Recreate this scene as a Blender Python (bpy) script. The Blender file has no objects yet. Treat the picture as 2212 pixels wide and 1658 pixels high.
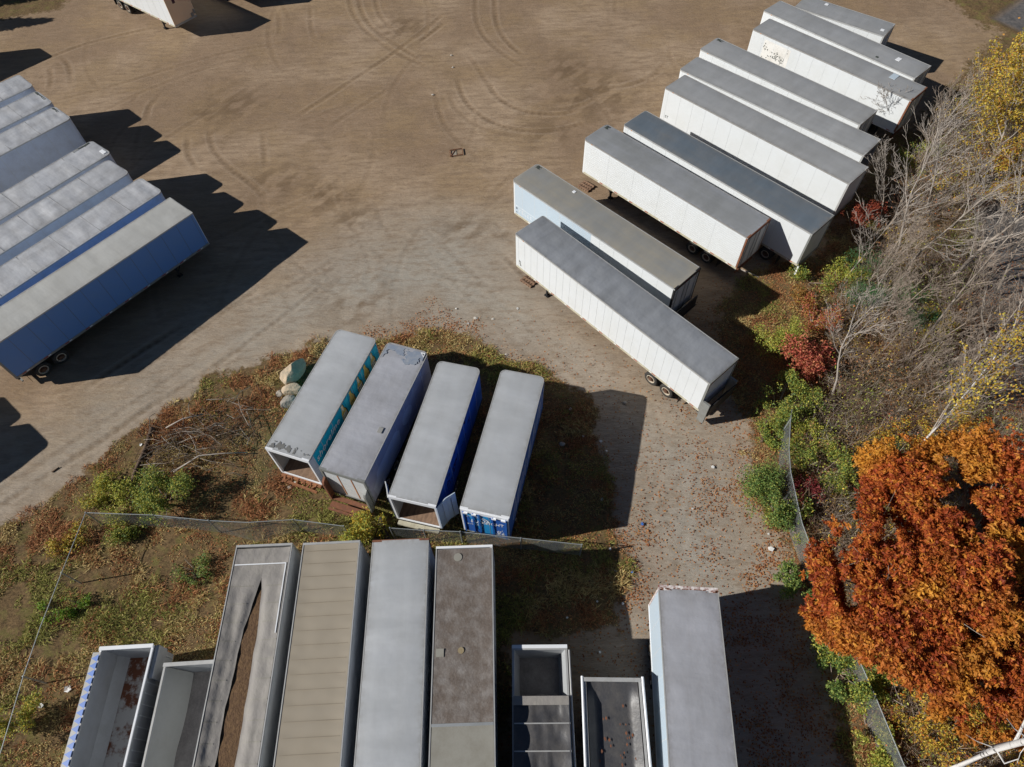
import bpy, math, random
import numpy as np
from mathutils import Vector, Matrix
R = math.radians
SC = bpy.context.scene
# ------------------------------------------------------------------ camera
FPX, PITCH, ROLL, CAMH = 1417.78, 0.586487, 0.0320129, 34.993   # focal length in photo px (2212 wide), pitch from straight down
cd = bpy.data.cameras.new('camera'); cam = bpy.data.objects.new('camera', cd); SC.collection.objects.link(cam)
cd.sensor_width = 36; cd.sensor_fit = 'HORIZONTAL'; cd.lens = FPX/2212*36; cd.clip_end = 3000; cd.clip_start = .5
_s, _c = math.sin(PITCH), math.cos(PITCH)
FW = np.array([0, _s, -_c]); UP = np.array([0, _c, _s]); RT = np.array([1., 0, 0])
XA = math.cos(ROLL)*RT - math.sin(ROLL)*UP; YA = math.sin(ROLL)*RT + math.cos(ROLL)*UP
mw = Matrix.Identity(4)
for i in range(3):
    mw[i][0], mw[i][1], mw[i][2] = XA[i], YA[i], -FW[i]
mw[2][3] = CAMH
cam.matrix_world = mw
SC.camera = cam
# ------------------------------------------------------------------ world and sun
SH = (1.66338, 0.24844)                       # ground shift of a shadow per metre of height
to_sun = Vector((-SH[0], -SH[1], 1)).normalized()
EL = math.asin(to_sun.z); AZ = math.atan2(to_sun.x, to_sun.y)
w = bpy.data.worlds.new('World'); SC.world = w; w.use_nodes = True
nt = w.node_tree; nt.nodes.clear()
sky = nt.nodes.new('ShaderNodeTexSky'); sky.sky_type = 'NISHITA'; sky.sun_disc = False
sky.altitude = 2500; sky.air_density = .75; sky.dust_density = .3; sky.sun_elevation = EL; sky.sun_rotation = AZ
bg = nt.nodes.new('ShaderNodeBackground'); bg.inputs[1].default_value = .05
wo = nt.nodes.new('ShaderNodeOutputWorld')
nt.links.new(sky.outputs[0], bg.inputs[0]); nt.links.new(bg.outputs[0], wo.inputs[0])
sd = bpy.data.lights.new('sun', 'SUN'); sd.energy = 5.0; sd.angle = R(.5); sd.color = (1, .965, .905)
sun = bpy.data.objects.new('sun', sd); SC.collection.objects.link(sun)
sun.rotation_euler = to_sun.to_track_quat('Z', 'Y').to_euler(); sun.location = (-40, 0, 60)
SC.view_settings.view_transform = 'Standard'; SC.view_settings.look = 'None'
SC.view_settings.exposure = .12; SC.view_settings.gamma = 1
SC.cycles.max_bounces = 6; SC.cycles.transparent_max_bounces = 8

# ------------------------------------------------------------------ helpers
def at(px, py, z=0.):
    """world point at height z seen at photo position px,py (2212 x 1658)"""
    a = (px-1106)/FPX; b = -(py-829)/FPX
    d = a*XA + b*YA + FW
    t = (z-CAMH)/d[2]
    return np.array([d[0]*t, d[1]*t, z])
_lat = np.random.RandomState(5).rand(256, 256)
def vn(x, y, s, seed=0):
    x = np.asarray(x, float)/s + seed*17.31; y = np.asarray(y, float)/s + seed*7.77
    xi = np.floor(x).astype(int); yi = np.floor(y).astype(int); fx = x-xi; fy = y-yi
    fx = fx*fx*(3-2*fx); fy = fy*fy*(3-2*fy)
    g = lambda i, j: _lat[(xi+i) % 256, (yi+j) % 256]
    return (g(0,0)*(1-fx)+g(1,0)*fx)*(1-fy) + (g(0,1)*(1-fx)+g(1,1)*fx)*fy
def fbm(x, y, s, seed=0, o=4):
    r = 0; a = .5; t = 0
    for k in range(o):
        r = r + a*vn(x, y, s/2**k, seed+k*3); t += a; a *= .5
    return r/t
def tag(o, label=None, cat=None, group=None, kind=None):
    if label: o['label'] = label
    if cat: o['category'] = cat
    if group: o['group'] = group
    if kind: o['kind'] = kind
    return o
def empty(name, loc, rz=0., **k):
    o = bpy.data.objects.new(name, None); SC.collection.objects.link(o)
    o.location = loc; o.rotation_euler = (0, 0, rz); o.empty_display_size = .3
    return tag(o, **k)
def link(name, me, parent=None, mats=(), **k):
    o = bpy.data.objects.new(name, me); SC.collection.objects.link(o)
    for m in mats:
        if len(me.materials) < len(mats): me.materials.append(m)
    if parent: o.parent = parent
    return tag(o, **k)
class MB:
    def __init__(s): s.v = []; s.f = []; s.m = []
    def add(s, vs, fs, m=0):
        n = len(s.v); s.v += [tuple(map(float, q)) for q in vs]
        for f in fs: s.f.append(tuple(n+i for i in f)); s.m.append(m)
        return s
    def box(s, a, b, m=0):
        x0, y0, z0 = a; x1, y1, z1 = b
        return s.add([(x0,y0,z0),(x1,y0,z0),(x1,y1,z0),(x0,y1,z0),(x0,y0,z1),(x1,y0,z1),(x1,y1,z1),(x0,y1,z1)],
            [(0,3,2,1),(4,5,6,7),(0,1,5,4),(1,2,6,5),(2,3,7,6),(3,0,4,7)], m)
    def obox(s, p, q, w, h, m=0, up=(0,0,1)):
        """bar from p to q, w wide, h high"""
        p = np.array(p, float); q = np.array(q, float); d = q-p; d /= np.linalg.norm(d)+1e-9
        u = np.array(up, float); sd = np.cross(d, u)
        if np.linalg.norm(sd) < 1e-3: sd = np.cross(d, (1,0,0))
        sd /= np.linalg.norm(sd); u = np.cross(sd, d)
        c = [p+sx*sd*w/2+sz*u*h/2 for sx, sz in ((-1,-1),(1,-1),(1,1),(-1,1))] + [q+sx*sd*w/2+sz*u*h/2 for sx, sz in ((-1,-1),(1,-1),(1,1),(-1,1))]
        return s.add(c, [(0,1,2,3),(7,6,5,4),(0,4,5,1),(1,5,6,2),(2,6,7,3),(3,7,4,0)], m)
    def tube(s, pts, rad, n=5, m=0, cap=True):
        pts = np.array(pts, float); k = len(pts)
        if np.isscalar(rad): rad = [rad]*k
        base = len(s.v)
        for i in range(k):
            d = pts[min(i+1, k-1)]-pts[max(i-1, 0)]; d /= np.linalg.norm(d)+1e-9
            a = np.cross(d, (0,0,1) if abs(d[2]) < .9 else (1,0,0)); a /= np.linalg.norm(a); b = np.cross(d, a)
            for j in range(n):
                t = 2*math.pi*j/n; s.v.append(tuple(pts[i]+rad[i]*(math.cos(t)*a+math.sin(t)*b)))
        for i in range(k-1):
            for j in range(n):
                j2 = (j+1) % n; s.f.append((base+i*n+j, base+i*n+j2, base+(i+1)*n+j2, base+(i+1)*n+j)); s.m.append(m)
        if cap:
            s.f.append(tuple(base+j for j in range(n))[::-1]); s.m.append(m)
            s.f.append(tuple(base+(k-1)*n+j for j in range(n))); s.m.append(m)
        return s
    def cyl(s, c, axis, r, h, n=20, m=0):
        c = np.array(c, float); ax = np.array(axis, float)
        return s.tube([c-ax*h/2, c+ax*h/2], r, n, m)
    def grid(s, fn, nu, nv, m=0, skip=None):
        base = len(s.v)
        for i in range(nu+1):
            for j in range(nv+1): s.v.append(tuple(map(float, fn(i/nu, j/nv))))
        for i in range(nu):
            for j in range(nv):
                if skip and skip((i+.5)/nu, (j+.5)/nv): continue
                a = base+i*(nv+1)+j; s.f.append((a, a+nv+1, a+nv+2, a+1)); s.m.append(m)
        return s
    def mesh(s, name, mats=(), smooth=False):
        me = bpy.data.meshes.new(name); me.from_pydata(s.v, [], s.f)
        for mt in mats: me.materials.append(mt)
        if any(s.m): me.polygons.foreach_set('material_index', s.m)
        if smooth: me.polygons.foreach_set('use_smooth', [True]*len(s.f))
        me.update(); return me
    def build(s, name, mats, parent=None, smooth=False, **k):
        if not isinstance(mats, (list, tuple)): mats = [mats]
        return link(name, s.mesh(name, mats, smooth), parent, **k)

def srgb(r, g, b):
    f = lambda c: c/12.92 if c <= .04045 else ((c+.055)/1.055)**2.4
    return (f(r/255), f(g/255), f(b/255), 1)
class NT:
    def __init__(s, name):
        s.m = bpy.data.materials.new(name); s.m.use_nodes = True; s.t = s.m.node_tree
        s.b = s.t.nodes['Principled BSDF']; s.out = s.t.nodes['Material Output']
    def n(s, typ, **k):
        o = s.t.nodes.new(typ)
        for a, b in k.items():
            if a.startswith('i_'):
                key = a[2:]; key = int(key) if key.isdigit() else key.replace('_', ' ')
                o.inputs[key].default_value = b
            else: setattr(o, a, b)
        return o
    def l(s, a, b): s.t.links.new(a, b)
    def val(s, x):
        return x
    def mix(s, f, a, b, mode='MIX'):
        o = s.t.nodes.new('ShaderNodeMix'); o.data_type = 'RGBA'; o.blend_type = mode
        for sock, v in ((o.inputs[0], f), (o.inputs[6], a), (o.inputs[7], b)):
            if hasattr(v, 'node'): s.l(v, sock)
            else: sock.default_value = v
        return o.outputs[2]
    def math(s, op, a, b=0., c=0.):
        o = s.t.nodes.new('ShaderNodeMath'); o.operation = op
        for sock, v in zip(o.inputs, (a, b, c)):
            if hasattr(v, 'node'): s.l(v, sock)
            else: sock.default_value = v
        return o.outputs[0]
    def ramp(s, f, a, b, v0=0., v1=1.):
        o = s.t.nodes.new('ShaderNodeMapRange'); o.clamp = True
        s.l(f, o.inputs[0]); o.inputs[1].default_value = a; o.inputs[2].default_value = b
        o.inputs[3].default_value = v0; o.inputs[4].default_value = v1
        return o.outputs[0]
    def noise(s, sc, detail=4, rough=.55, vec=None, scale=None):
        o = s.t.nodes.new('ShaderNodeTexNoise'); o.inputs['Scale'].default_value = sc
        o.inputs['Detail'].default_value = detail; o.inputs['Roughness'].default_value = rough
        if vec is not None: s.l(vec, o.inputs['Vector'])
        return o.outputs['Fac']
    def vec(s, scale=(1,1,1), kind='Object'):
        tc = s.t.nodes.new('ShaderNodeTexCoord'); mp = s.t.nodes.new('ShaderNodeMapping'); mp.inputs['Scale'].default_value = scale
        if kind == 'Object':
            oi = s.t.nodes.new('ShaderNodeObjectInfo'); ad = s.t.nodes.new('ShaderNodeVectorMath'); ad.operation = 'MULTIPLY_ADD'
            cb = s.t.nodes.new('ShaderNodeCombineXYZ')
            for i in range(3): s.l(oi.outputs['Random'], cb.inputs[i])
            s.l(cb.outputs[0], ad.inputs[0]); ad.inputs[1].default_value = (37, 53, 71); s.l(tc.outputs[kind], ad.inputs[2])
            s.l(ad.outputs[0], mp.inputs[0])
        else: s.l(tc.outputs[kind], mp.inputs[0])
        return mp.outputs[0]
    def bump(s, h, strength=.3, dist=.02):
        o = s.t.nodes.new('ShaderNodeBump'); o.inputs['Strength'].default_value = strength; o.inputs['Distance'].default_value = dist
        s.l(h, o.inputs['Height']); s.l(o.outputs[0], s.b.inputs['Normal'])
    def col(s, c): s.l(c, s.b.inputs['Base Color']) if hasattr(c, 'node') else setattr(s.b.inputs['Base Color'], 'default_value', c)
def surf(name, c, rough=.5, metal=0., dirt=None, amt=.35, sc=1.5, stretch=(1,1,1), bump=0., bsc=8., streak=0.):
    """a painted, metal or cloth surface with uneven dirt of its own"""
    n = NT(name); v = n.vec(stretch)
    dirt = dirt or (c[0]*.55, c[1]*.5, c[2]*.42, 1)
    f = n.ramp(n.noise(sc, 6, .62, v), .42, .72)
    f2 = n.ramp(n.noise(sc*9, 3, .6, v), .45, .8)
    f = n.math('MULTIPLY', n.math('ADD', f, n.math('MULTIPLY', f2, .45)), amt)
    cc = n.mix(f, c, dirt)
    if streak:
        v2 = n.vec((.35, 7, 7)); cc = n.mix(n.math('MULTIPLY', n.ramp(n.noise(2.2, 3, .6, v2), .5, .75), streak), cc, dirt)
    n.col(cc); n.b.inputs['Roughness'].default_value = rough; n.b.inputs['Metallic'].default_value = metal
    if bump: n.bump(n.noise(bsc, 4, .6, v), 1., bump)
    return n.m
M = {}
M['white'] = surf('white_paint', (.64, .665, .68, 1), .42, 0, dirt=(.56,.57,.55,1), amt=.35, sc=.7)
M['white2'] = surf('aged_white_paint', (.58, .60, .61, 1), .5, 0, dirt=(.40,.38,.33,1), amt=.3, sc=.8)
M['pale_blue'] = surf('pale_blue_paint', (.44, .53, .61, 1), .45, 0, dirt=(.52,.56,.58,1), amt=.25, sc=.6)
M['grey_side'] = surf('grey_alu_side', (.60, .66, .76, 1), .5, .1, dirt=(.36,.37,.4,1), amt=.35)
M['seam'] = surf('seam_strip', (.575, .597, .61, 1), .5, 0, amt=.25)
M['seam_dark'] = surf('seam_dark', (.16, .18, .22, 1), .5, .2, amt=.4)
M['alu'] = surf('aluminium_rail', (.50, .50, .49, 1), .42, .3, amt=.3, sc=3)
M['alu_dull'] = surf('dull_aluminium_rail', (.34, .33, .32, 1), .5, .2, amt=.4, sc=3)
M['cream_rail'] = surf('dirty_cream_rail', (.50, .47, .36, 1), .6, 0, amt=.5, sc=3)
M['blue'] = surf('blue_paint', (.12, .26, .58, 1), .5, 0, dirt=(.16,.28,.50,1), amt=.3)
M['sky_side'] = surf('sky_blue_side', (.46, .56, .72, 1), .45, 0, amt=.4)
M['teal'] = surf('teal_vinyl', (.01, .42, .62, 1), .4, 0, dirt=(.01,.34,.5,1), amt=.2)
M['teal_pale'] = surf('pale_teal_vinyl', (.04, .60, .80, 1), .4, amt=.1)
M['beer_blue'] = surf('strong_blue_vinyl', (.025, .12, .42, 1), .5, 0, dirt=(.01,.06,.35,1), amt=.5, sc=1)
M['beer_cyan'] = surf('cyan_vinyl', (.02, .28, .62, 1), .38, amt=.2)
M['decal_white'] = surf('white_decal', (.80, .82, .85, 1), .45, amt=.15)
M['decal_dark'] = surf('dark_decal', (.06, .07, .06, 1), .6, amt=.2)
M['decal_maroon'] = surf('maroon_decal', (.06, .01, .03, 1), .5, amt=.3)
M['gold'] = surf('beer_gold_decal', (.72, .52, .08, 1), .4, dirt=(.80,.74,.40,1), amt=.6, sc=5)
M['glassdark'] = surf('bottle_edge_decal', (.06, .05, .02, 1), .4)
M['label'] = surf('cream_label_decal', (.80, .80, .62, 1), .5, amt=.1)
M['purple'] = surf('faded_grey_violet_paint', (.40, .385, .43, 1), .4, 0, dirt=(.2,.18,.26,1), amt=.4)
M['black'] = surf('black_steel', (.025, .025, .027, 1), .55, .2, amt=.5)
M['grey_steel'] = surf('grey_steel', (.28, .29, .28, 1), .5, .3, amt=.4, sc=3)
M['rust'] = surf('rusty_steel', (.22, .085, .04, 1), .8, 0, dirt=(.10,.045,.03,1), amt=.8, sc=4)
M['rust_bright'] = surf('orange_rust', (.50, .20, .06, 1), .8, 0, dirt=(.18,.06,.03,1), amt=.8, sc=4)
M['wood_floor'] = surf('worn_brown_floor', (.27, .17, .11, 1), .7, 0, dirt=(.12,.07,.045,1), amt=.8, sc=2, stretch=(1,4,1))
M['tyre'] = surf('tyre_rubber', (.022, .021, .02, 1), .85, 0, dirt=(.09,.08,.065,1), amt=.5, sc=4)
M['rim'] = surf('cream_wheel_rim', (.55, .50, .40, 1), .5, 0, dirt=(.25,.14,.07,1), amt=.5, sc=9)
M['hub'] = surf('rusty_hub', (.12, .06, .035, 1), .7, 0, amt=.5, sc=9)
M['red'] = surf('red_reflector', (.35, .015, .03, 1), .4)
M['amber'] = surf('amber_reflector', (.55, .20, .03, 1), .4)
M['inner'] = surf('inner_wall_lining', (.40, .41, .42, 1), .6, 0, dirt=(.25,.24,.22,1), amt=.5)
M['galv'] = surf('galvanised_steel', (.42, .44, .45, 1), .45, .5, amt=.3)
def roofm(name, c, rough=.45, metal=.15, wave=.0, amt=.25, dirt=None, sc=.55, bump=.01, bands=0.):
    """sheet roof: cloudy weathering, faint sheet joints across, streaks along"""
    n = NT(name); v = n.vec((1, 1, 1)); vs = n.vec((.16, 2.6, 1)); vt = n.vec((1.1, .30, 1))
    dirt = dirt or (c[0]*.62, c[1]*.58, c[2]*.52, 1)
    f = n.ramp(n.noise(sc, 6, .6, v), .4, .72); f2 = n.ramp(n.noise(1.1, 4, .6, vs), .5, .78)
    f3 = n.ramp(n.noise(22, 3, .6, v), .55, .8); rim = n.n('ShaderNodeAttribute', attribute_name='rim').outputs['Fac']; f4 = n.math('MULTIPLY', rim, n.ramp(n.noise(3.2, 5, .7, v), .35, .6))
    f = n.math('MULTIPLY', n.math('ADD', n.math('ADD', f, n.math('MULTIPLY', f2, .55)), n.math('MULTIPLY', f3, .3)), amt); f = n.math('MINIMUM', n.math('ADD', f, n.math('MULTIPLY', f4, .55)), 1.)
    lt = (min(c[0]*1.13, 1), min(c[1]*1.13, 1), min(c[2]*1.14, 1), 1)
    base = n.mix(n.ramp(n.noise(.8, 4, .6, vt), .42, .7), c, lt)
    n.col(n.mix(f, base, dirt)); n.b.inputs['Metallic'].default_value = metal
    n.l(n.ramp(n.noise(.7, 4, .6, vt), .35, .7, rough-.1, rough+.15), n.b.inputs['Roughness'])
    n.bump(n.math('ADD', n.noise(1.6, 3, .5, vt), n.noise(1.2, 3, .5, v)), 1., bump)
    return n.m
# ------------------------------------------------------------------ ground
def ppoly(pts): return np.array([at(x, y)[:2] for x, y in pts])
def polymask(X, Y, P, soft):
    """1 inside the polygon, 0 outside, soft edge of that many metres"""
    inside = np.zeros(X.shape, bool); d = np.full(X.shape, 1e9)
    n = len(P)
    for i in range(n):
        x0, y0 = P[i]; x1, y1 = P[(i+1) % n]
        c = ((y0 > Y) != (y1 > Y)) & (X < (x1-x0)*(Y-y0)/((y1-y0) if y1 != y0 else 1e-9)+x0)
        inside ^= c
        t = np.clip(((X-x0)*(x1-x0)+(Y-y0)*(y1-y0))/((x1-x0)**2+(y1-y0)**2+1e-9), 0, 1)
        d = np.minimum(d, np.hypot(X-x0-t*(x1-x0), Y-y0-t*(y1-y0)))
    return np.clip(.5+np.where(inside, d, -d)/soft/2, 0, 1)
P_WEED = ppoly([(-400,1330),(-60,1150),(30,1112),(90,1090),(150,1040),(235,985),(300,935),(380,880),(440,838),(520,795),(600,758),(680,738),(800,728),(920,712),(1010,735),(1100,772),(1190,808),(1250,840),(1290,900),(1305,1000),(1330,1100),(1345,1200),(1350,1300),(1330,1370),(1200,1390),(1090,1350),(1080,1800),(-400,1800)])
P_EAST = ppoly([(2030,-60),(2050,10),(2110,45),(2165,85),(2090,135),(2035,205),(1990,250),(1900,310),(1850,420),(1780,520),(1640,585),(1540,640),(1550,760),(1590,880),(1625,915),(1640,1000),(1655,1120),(1705,1220),(1755,1330),(1800,1450),(1845,1800),(3400,1800),(3400,-200)])
P_LIT = ppoly([(1500,890),(1600,880),(1700,900),(1760,1330),(1800,1500),(1845,1800),(1600,1800),(1560,1400),(1540,1200),(1500,1000)])
P_LIT2 = ppoly([(780,720),(860,690),(930,670),(1010,690),(1060,740),(1150,790),(1240,830),(1100,800),(900,760)])
P_LIT3 = ppoly([(1340,1150),(1400,1120),(1390,1290),(1360,1420),(1300,1420)])
P_TAR = ppoly([(2085,470),(2150,430),(2290,400),(2600,500),(2600,950),(2260,935),(2150,905),(2095,800),(2080,650)])
P_TAR2 = ppoly([(2145,42),(2172,22),(2205,0),(2230,-40),(2500,-60),(2500,120),(2240,85)])
P_GRAV = ppoly([(-100,1000),(60,1000),(330,800),(560,640),(760,520),(900,470),(1060,480),(1130,560),(1350,830),(1390,870),(1620,900),(1650,1150),(1720,1300),(1800,1500),(1840,1800),(1330,1800),(1350,1300),(1300,900),(1150,780),(900,700),(600,750),(350,890),(100,1070),(-100,1160)])
P_NW = ppoly([(-300,-200),(240,-100),(140,20),(0,45),(-200,60)])
def t1(*p): return [(x/3, y/3) for x, y in p]
def t2(*p): return [(737.3+x/3, y/3) for x, y in p]
def t4(*p): return [(x/3, 552.5+y/3) for x, y in p]
TRK = [(t2((50,-80),(50,40),(100,150),(230,270),(400,370),(560,440)), .7), (t2((110,-80),(115,60),(190,180),(330,280),(500,380)), .8),
 (t2((870,-60),(860,130),(930,260),(1070,370),(1190,440)), .7), (t2((990,-60),(995,160),(1080,290),(1190,370)), .9), (t2((215,-60),(230,80),(300,170),(420,250)), .7),
 (t2((745,500),(780,620),(850,720),(1000,810),(1180,850),(1400,850),(1600,790)), 1.), (t2((690,600),(740,720),(900,840),(1150,890),(1400,895)), .6),
 (t2((950,520),(990,620),(1100,700),(1250,740),(1430,742),(1560,700)), 1.), (t2((1680,570),(1850,560),(2000,510),(2090,440)), 1.), (t2((800,330),(900,460),(960,580),(1010,640)), .6),
 (t2((600,560),(620,700),(680,850),(900,1040)), .5), (t2((-100,830),(120,690),(330,560)), .6),
 (t1((1010,630),(955,700),(950,790)), 1.), (t1((900,600),(840,680)), .9), (t1((1215,880),(1210,1010),(1290,1110)), 1.), (t1((1355,840),(1370,970),(1480,1090),(1630,1190),(1740,1300)), 1.),
 (t1((1700,860),(1710,1000),(1720,1090)), .8), (t1((210,420),(500,300),(800,220),(1000,180)), .8), (t1((380,370),(450,420),(460,560)), .9), (t1((310,430),(335,500),(310,600)), .9),
 (t1((330,660),(700,570),(1100,440),(1500,330),(1900,270)), .5), (t1((600,760),(900,600),(1300,450),(1700,350)), .4), (t1((1800,80),(1815,200),(1790,250)), .5), (t1((2010,40),(2010,180),(2050,280)), .6),
 (t1((1100,1700),(1500,1500),(1900,1330),(2100,1240)), .4), (t1((2100,1500),(2160,1480)), .9),
 (t4((-100,1690),(500,1290),(1000,960),(1300,780),(1800,420),(2200,100)), .7), (t4((-100,1580),(400,1260),(900,930),(1250,690)), .5), (t4((330,1405),(700,1185),(1070,905)), 1.),
 (t4((540,870),(870,650),(1200,440)), 1.3), (t4((700,880),(1000,690),(1300,470),(1700,190)), .6), (t4((1500,330),(1900,200),(2200,0)), .6),
 ([(1150,610),(1135,600),(1080,545)], .9), ([(1090,505),(1060,470)], .9), ([(900,480),(990,560),(1130,700),(1300,860)], .35), ([(860,500),(960,590),(1100,730),(1270,900)], .35),
 ([(760,500),(800,560),(790,610)], .6), ([(740,560),(700,600),(640,640)], .5), ([(1340,1250),(1400,1100),(1440,960),(1400,860)], .35), ([(1450,1260),(1490,1100),(1520,980)], .3),
 ([(1300,200),(1260,230),(1180,240)], .8), ([(1440,130),(1400,170),(1330,190)], .7), ([(640,250),(720,200),(860,110),(960,30)], .9), ([(900,95),(960,50)], 1.4)]
_rt = random.Random(11)
for k in range(110):
    cx, cy = _rt.uniform(-45, 30), _rt.uniform(28, 72); r = _rt.uniform(7, 22); a0 = _rt.uniform(0, 6.3); da = _rt.uniform(.25, .8)
    TRK.append(([(cx+r*math.cos(a0+da*i/8), cy+r*math.sin(a0+da*i/8)) for i in range(9)], _rt.uniform(.10, .30), 'w'))
xs = np.concatenate([-62-np.geomspace(.5, 1400, 22)[::-1], np.arange(-62, 62, .14), 62+np.geomspace(.5, 1400, 22)])
ys = np.concatenate([-3-np.geomspace(.5, 1400, 22)[::-1], np.arange(-3, 40, .12), np.arange(40, 82, .18), 82+np.geomspace(.5, 1400, 22)])
GX, GY = np.meshgrid(xs, ys, indexing='ij')
def fields(X, Y):
    """what the ground carries at each point: weeds, fallen leaves, tar, gravel, 0..1"""
    wx = X+(fbm(X, Y, 2.2, 3)-.5)*2.6; wy = Y+(fbm(X, Y, 2.2, 9)-.5)*2.6
    weed = np.maximum(polymask(wx, wy, P_WEED, .8), polymask(wx, wy, P_EAST, 1.2))
    weed = np.maximum(weed, polymask(wx, wy, P_NW, 1.5))
    lit = np.maximum.reduce([polymask(wx, wy, P_LIT, 2.0)*1., polymask(wx, wy, P_LIT2, .7)*1., polymask(wx, wy, P_LIT3, .8)*.9])
    lit = lit*np.clip((fbm(X, Y, 1.3, 21)-.42)*6, .10, 1)
    lit = np.maximum(lit, polymask(wx, wy, P_EAST, 2.5)*.95*np.clip((34-Y)/8, 0, 1)*np.clip(fbm(X, Y, 2.0, 31)*1.8-.1, .3, 1))
    lit = np.maximum(lit, .13*np.clip((30-Y)/14, 0, 1)*np.clip((X+8)/6, 0, 1))
    tar = np.maximum(polymask(X+(fbm(X,Y,3.,40)-.5)*3, Y, P_TAR, 1.2), polymask(X, Y, P_TAR2, .5))
    weed = weed*(1-tar*.85)
    grav = polymask(wx, wy, P_GRAV, 4.)
    return weed, lit, tar, grav
WEED, LIT, TAR, GRAV = fields(GX, GY)
TRACK = np.zeros(GX.shape)
for tr in TRK:
    P = np.array(tr[0]) if len(tr) == 3 else ppoly(tr[0])
    # smooth the line
    for _ in range(3):
        Q = [P[0]]
        for a, b in zip(P[:-1], P[1:]): Q += [a*.75+b*.25, a*.25+b*.75]
        P = np.array(Q+[P[-1]])
    i0, i1 = np.searchsorted(xs, [P[:,0].min()-1, P[:,0].max()+1]); j0, j1 = np.searchsorted(ys, [P[:,1].min()-1, P[:,1].max()+1])
    if i1 <= i0 or j1 <= j0: continue
    X = GX[i0:i1, j0:j1]; Y = GY[i0:i1, j0:j1]; D = np.full(X.shape, 9.); L = np.zeros(X.shape); acc = 0.
    for a, b in zip(P[:-1], P[1:]):
        e = b-a; le = np.hypot(*e)+1e-9
        u = np.clip(((X-a[0])*e[0]+(Y-a[1])*e[1])/le**2, 0, 1); d = np.hypot(X-a[0]-u*e[0], Y-a[1]-u*e[1])
        c = d < D; D = np.where(c, d, D); L = np.where(c, acc+u*le, L); acc += le
    end = np.clip(np.minimum(L, acc-L)/1.2, 0, 1)
    wob = .7+.3*np.clip(fbm(X, Y, 1.8, 55)*3-1, 0, 1)
    s = (np.clip((.22-D)/.12, 0, 1) - .0)*(.72+.28*np.sin(L*11))
    s2 = -.35*np.clip(1-abs(D-.38)/.12, 0, 1)
    T = TRACK[i0:i1, j0:j1]
    T[:] = np.where(abs(s+s2) > .01, T*(1-abs(s))+(s+s2)*tr[1]*(1 if len(tr) == 3 else .68)*end*wob, T)
onlot = np.clip(1-WEED, 0, 1)
TRACK *= onlot
GZ = (fbm(GX, GY, 9, 61)-.5)*.16 + (fbm(GX, GY, 1.8, 62, 3)-.5)*.07 - TRACK*.045 + WEED*(fbm(GX, GY, 1.2, 63, 2)-.4)*.16
GZ += np.clip(WEED-.2, 0, 1)*.05
far = np.clip((np.hypot(GX, GY-35)-90)/60, 0, 1); GZ *= (1-far)
TONE = fbm(GX, GY, 6.5, 71, 5)
# churned, damper earth: near the wheels' turning places
spots = [(505,225,60),(770,640,70),(1290,200,90),(1240,215,50),(700,420,70),(590,395,60),(1230,150,60),(870,60,50),(1180,290,50),(1000,500,50),(1150,590,20),(1085,505,18),(440,250,40),(470,300,30),(760,480,50)]
DAMP = np.zeros(GX.shape)
for px, py, r in spots:
    c = at(px, py); c2 = at(px+r, py); rr = np.hypot(*(c2-c)[:2])
    DAMP = np.maximum(DAMP, np.exp(-((GX-c[0])**2+(GY-c[1])**2)/rr**2)*1.1)
_cx = GX*math.cos(.8)+GY*math.sin(.8); _cy = (-GX*math.sin(.8)+GY*math.cos(.8))*2.2
DAMP = DAMP*np.clip(fbm(_cx, _cy, 1.3, 80, 3)*5-2.1, 0, 1)*onlot
nx, ny = GX.shape
me = bpy.data.meshes.new('ground')
co = np.stack([GX, GY, GZ], -1).reshape(-1, 3).astype('f4')
me.vertices.add(nx*ny); me.vertices.foreach_set('co', co.ravel())
idx = np.arange(nx*ny).reshape(nx, ny)
q = np.stack([idx[:-1,:-1], idx[1:,:-1], idx[1:,1:], idx[:-1,1:]], -1).reshape(-1, 4).astype('i4')
me.loops.add(q.size); me.loops.foreach_set('vertex_index', q.ravel())
me.polygons.add(len(q)); me.polygons.foreach_set('loop_start', np.arange(0, q.size, 4, dtype='i4'))
me.polygons.foreach_set('use_smooth', np.ones(len(q), bool))
me.update(calc_edges=True)
for nm, A in (('weed', WEED), ('litter', LIT), ('tar', TAR), ('gravel', GRAV), ('track', TRACK), ('tone', TONE), ('damp', DAMP)):
    at_ = me.attributes.new(nm, 'FLOAT', 'POINT'); at_.data.foreach_set('value', A.reshape(-1).astype('f4'))
n = NT('yard_earth'); v = n.vec((1,1,1), 'Generated'); geo = n.n('ShaderNodeNewGeometry'); pos = geo.outputs['Position']
A = {k: n.n('ShaderNodeAttribute', attribute_name=k).outputs['Fac'] for k in ('weed','litter','tar','gravel','track','tone','damp')}
nA = n.noise(.35, 6, .62, pos); nB = n.noise(2.3, 6, .65, pos); nC = n.noise(14, 4, .7, pos); nD = n.noise(45, 3, .7, pos)
mp = n.n('ShaderNodeMapping'); mp.inputs['Rotation'].default_value = (0, 0, R(-52)); mp.inputs['Scale'].default_value = (.25, 1.5, 1); n.l(pos, mp.inputs[0])
nS = n.noise(1.3, 5, .65, mp.outputs[0])
mq = n.n('ShaderNodeMapping'); mq.inputs['Rotation'].default_value = (0, 0, R(-66)); mq.inputs['Scale'].default_value = (.4, 1.3, 1); n.l(pos, mq.inputs[0])
mr = n.n('ShaderNodeMapping'); mr.inputs['Rotation'].default_value = (0, 0, R(-25)); mr.inputs['Scale'].default_value = (.3, 1.4, 1); n.l(pos, mr.inputs[0])
nB2 = n.noise(2.0, 6, .65, mq.outputs[0]); nC2 = n.noise(9, 4, .7, mr.outputs[0])
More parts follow.
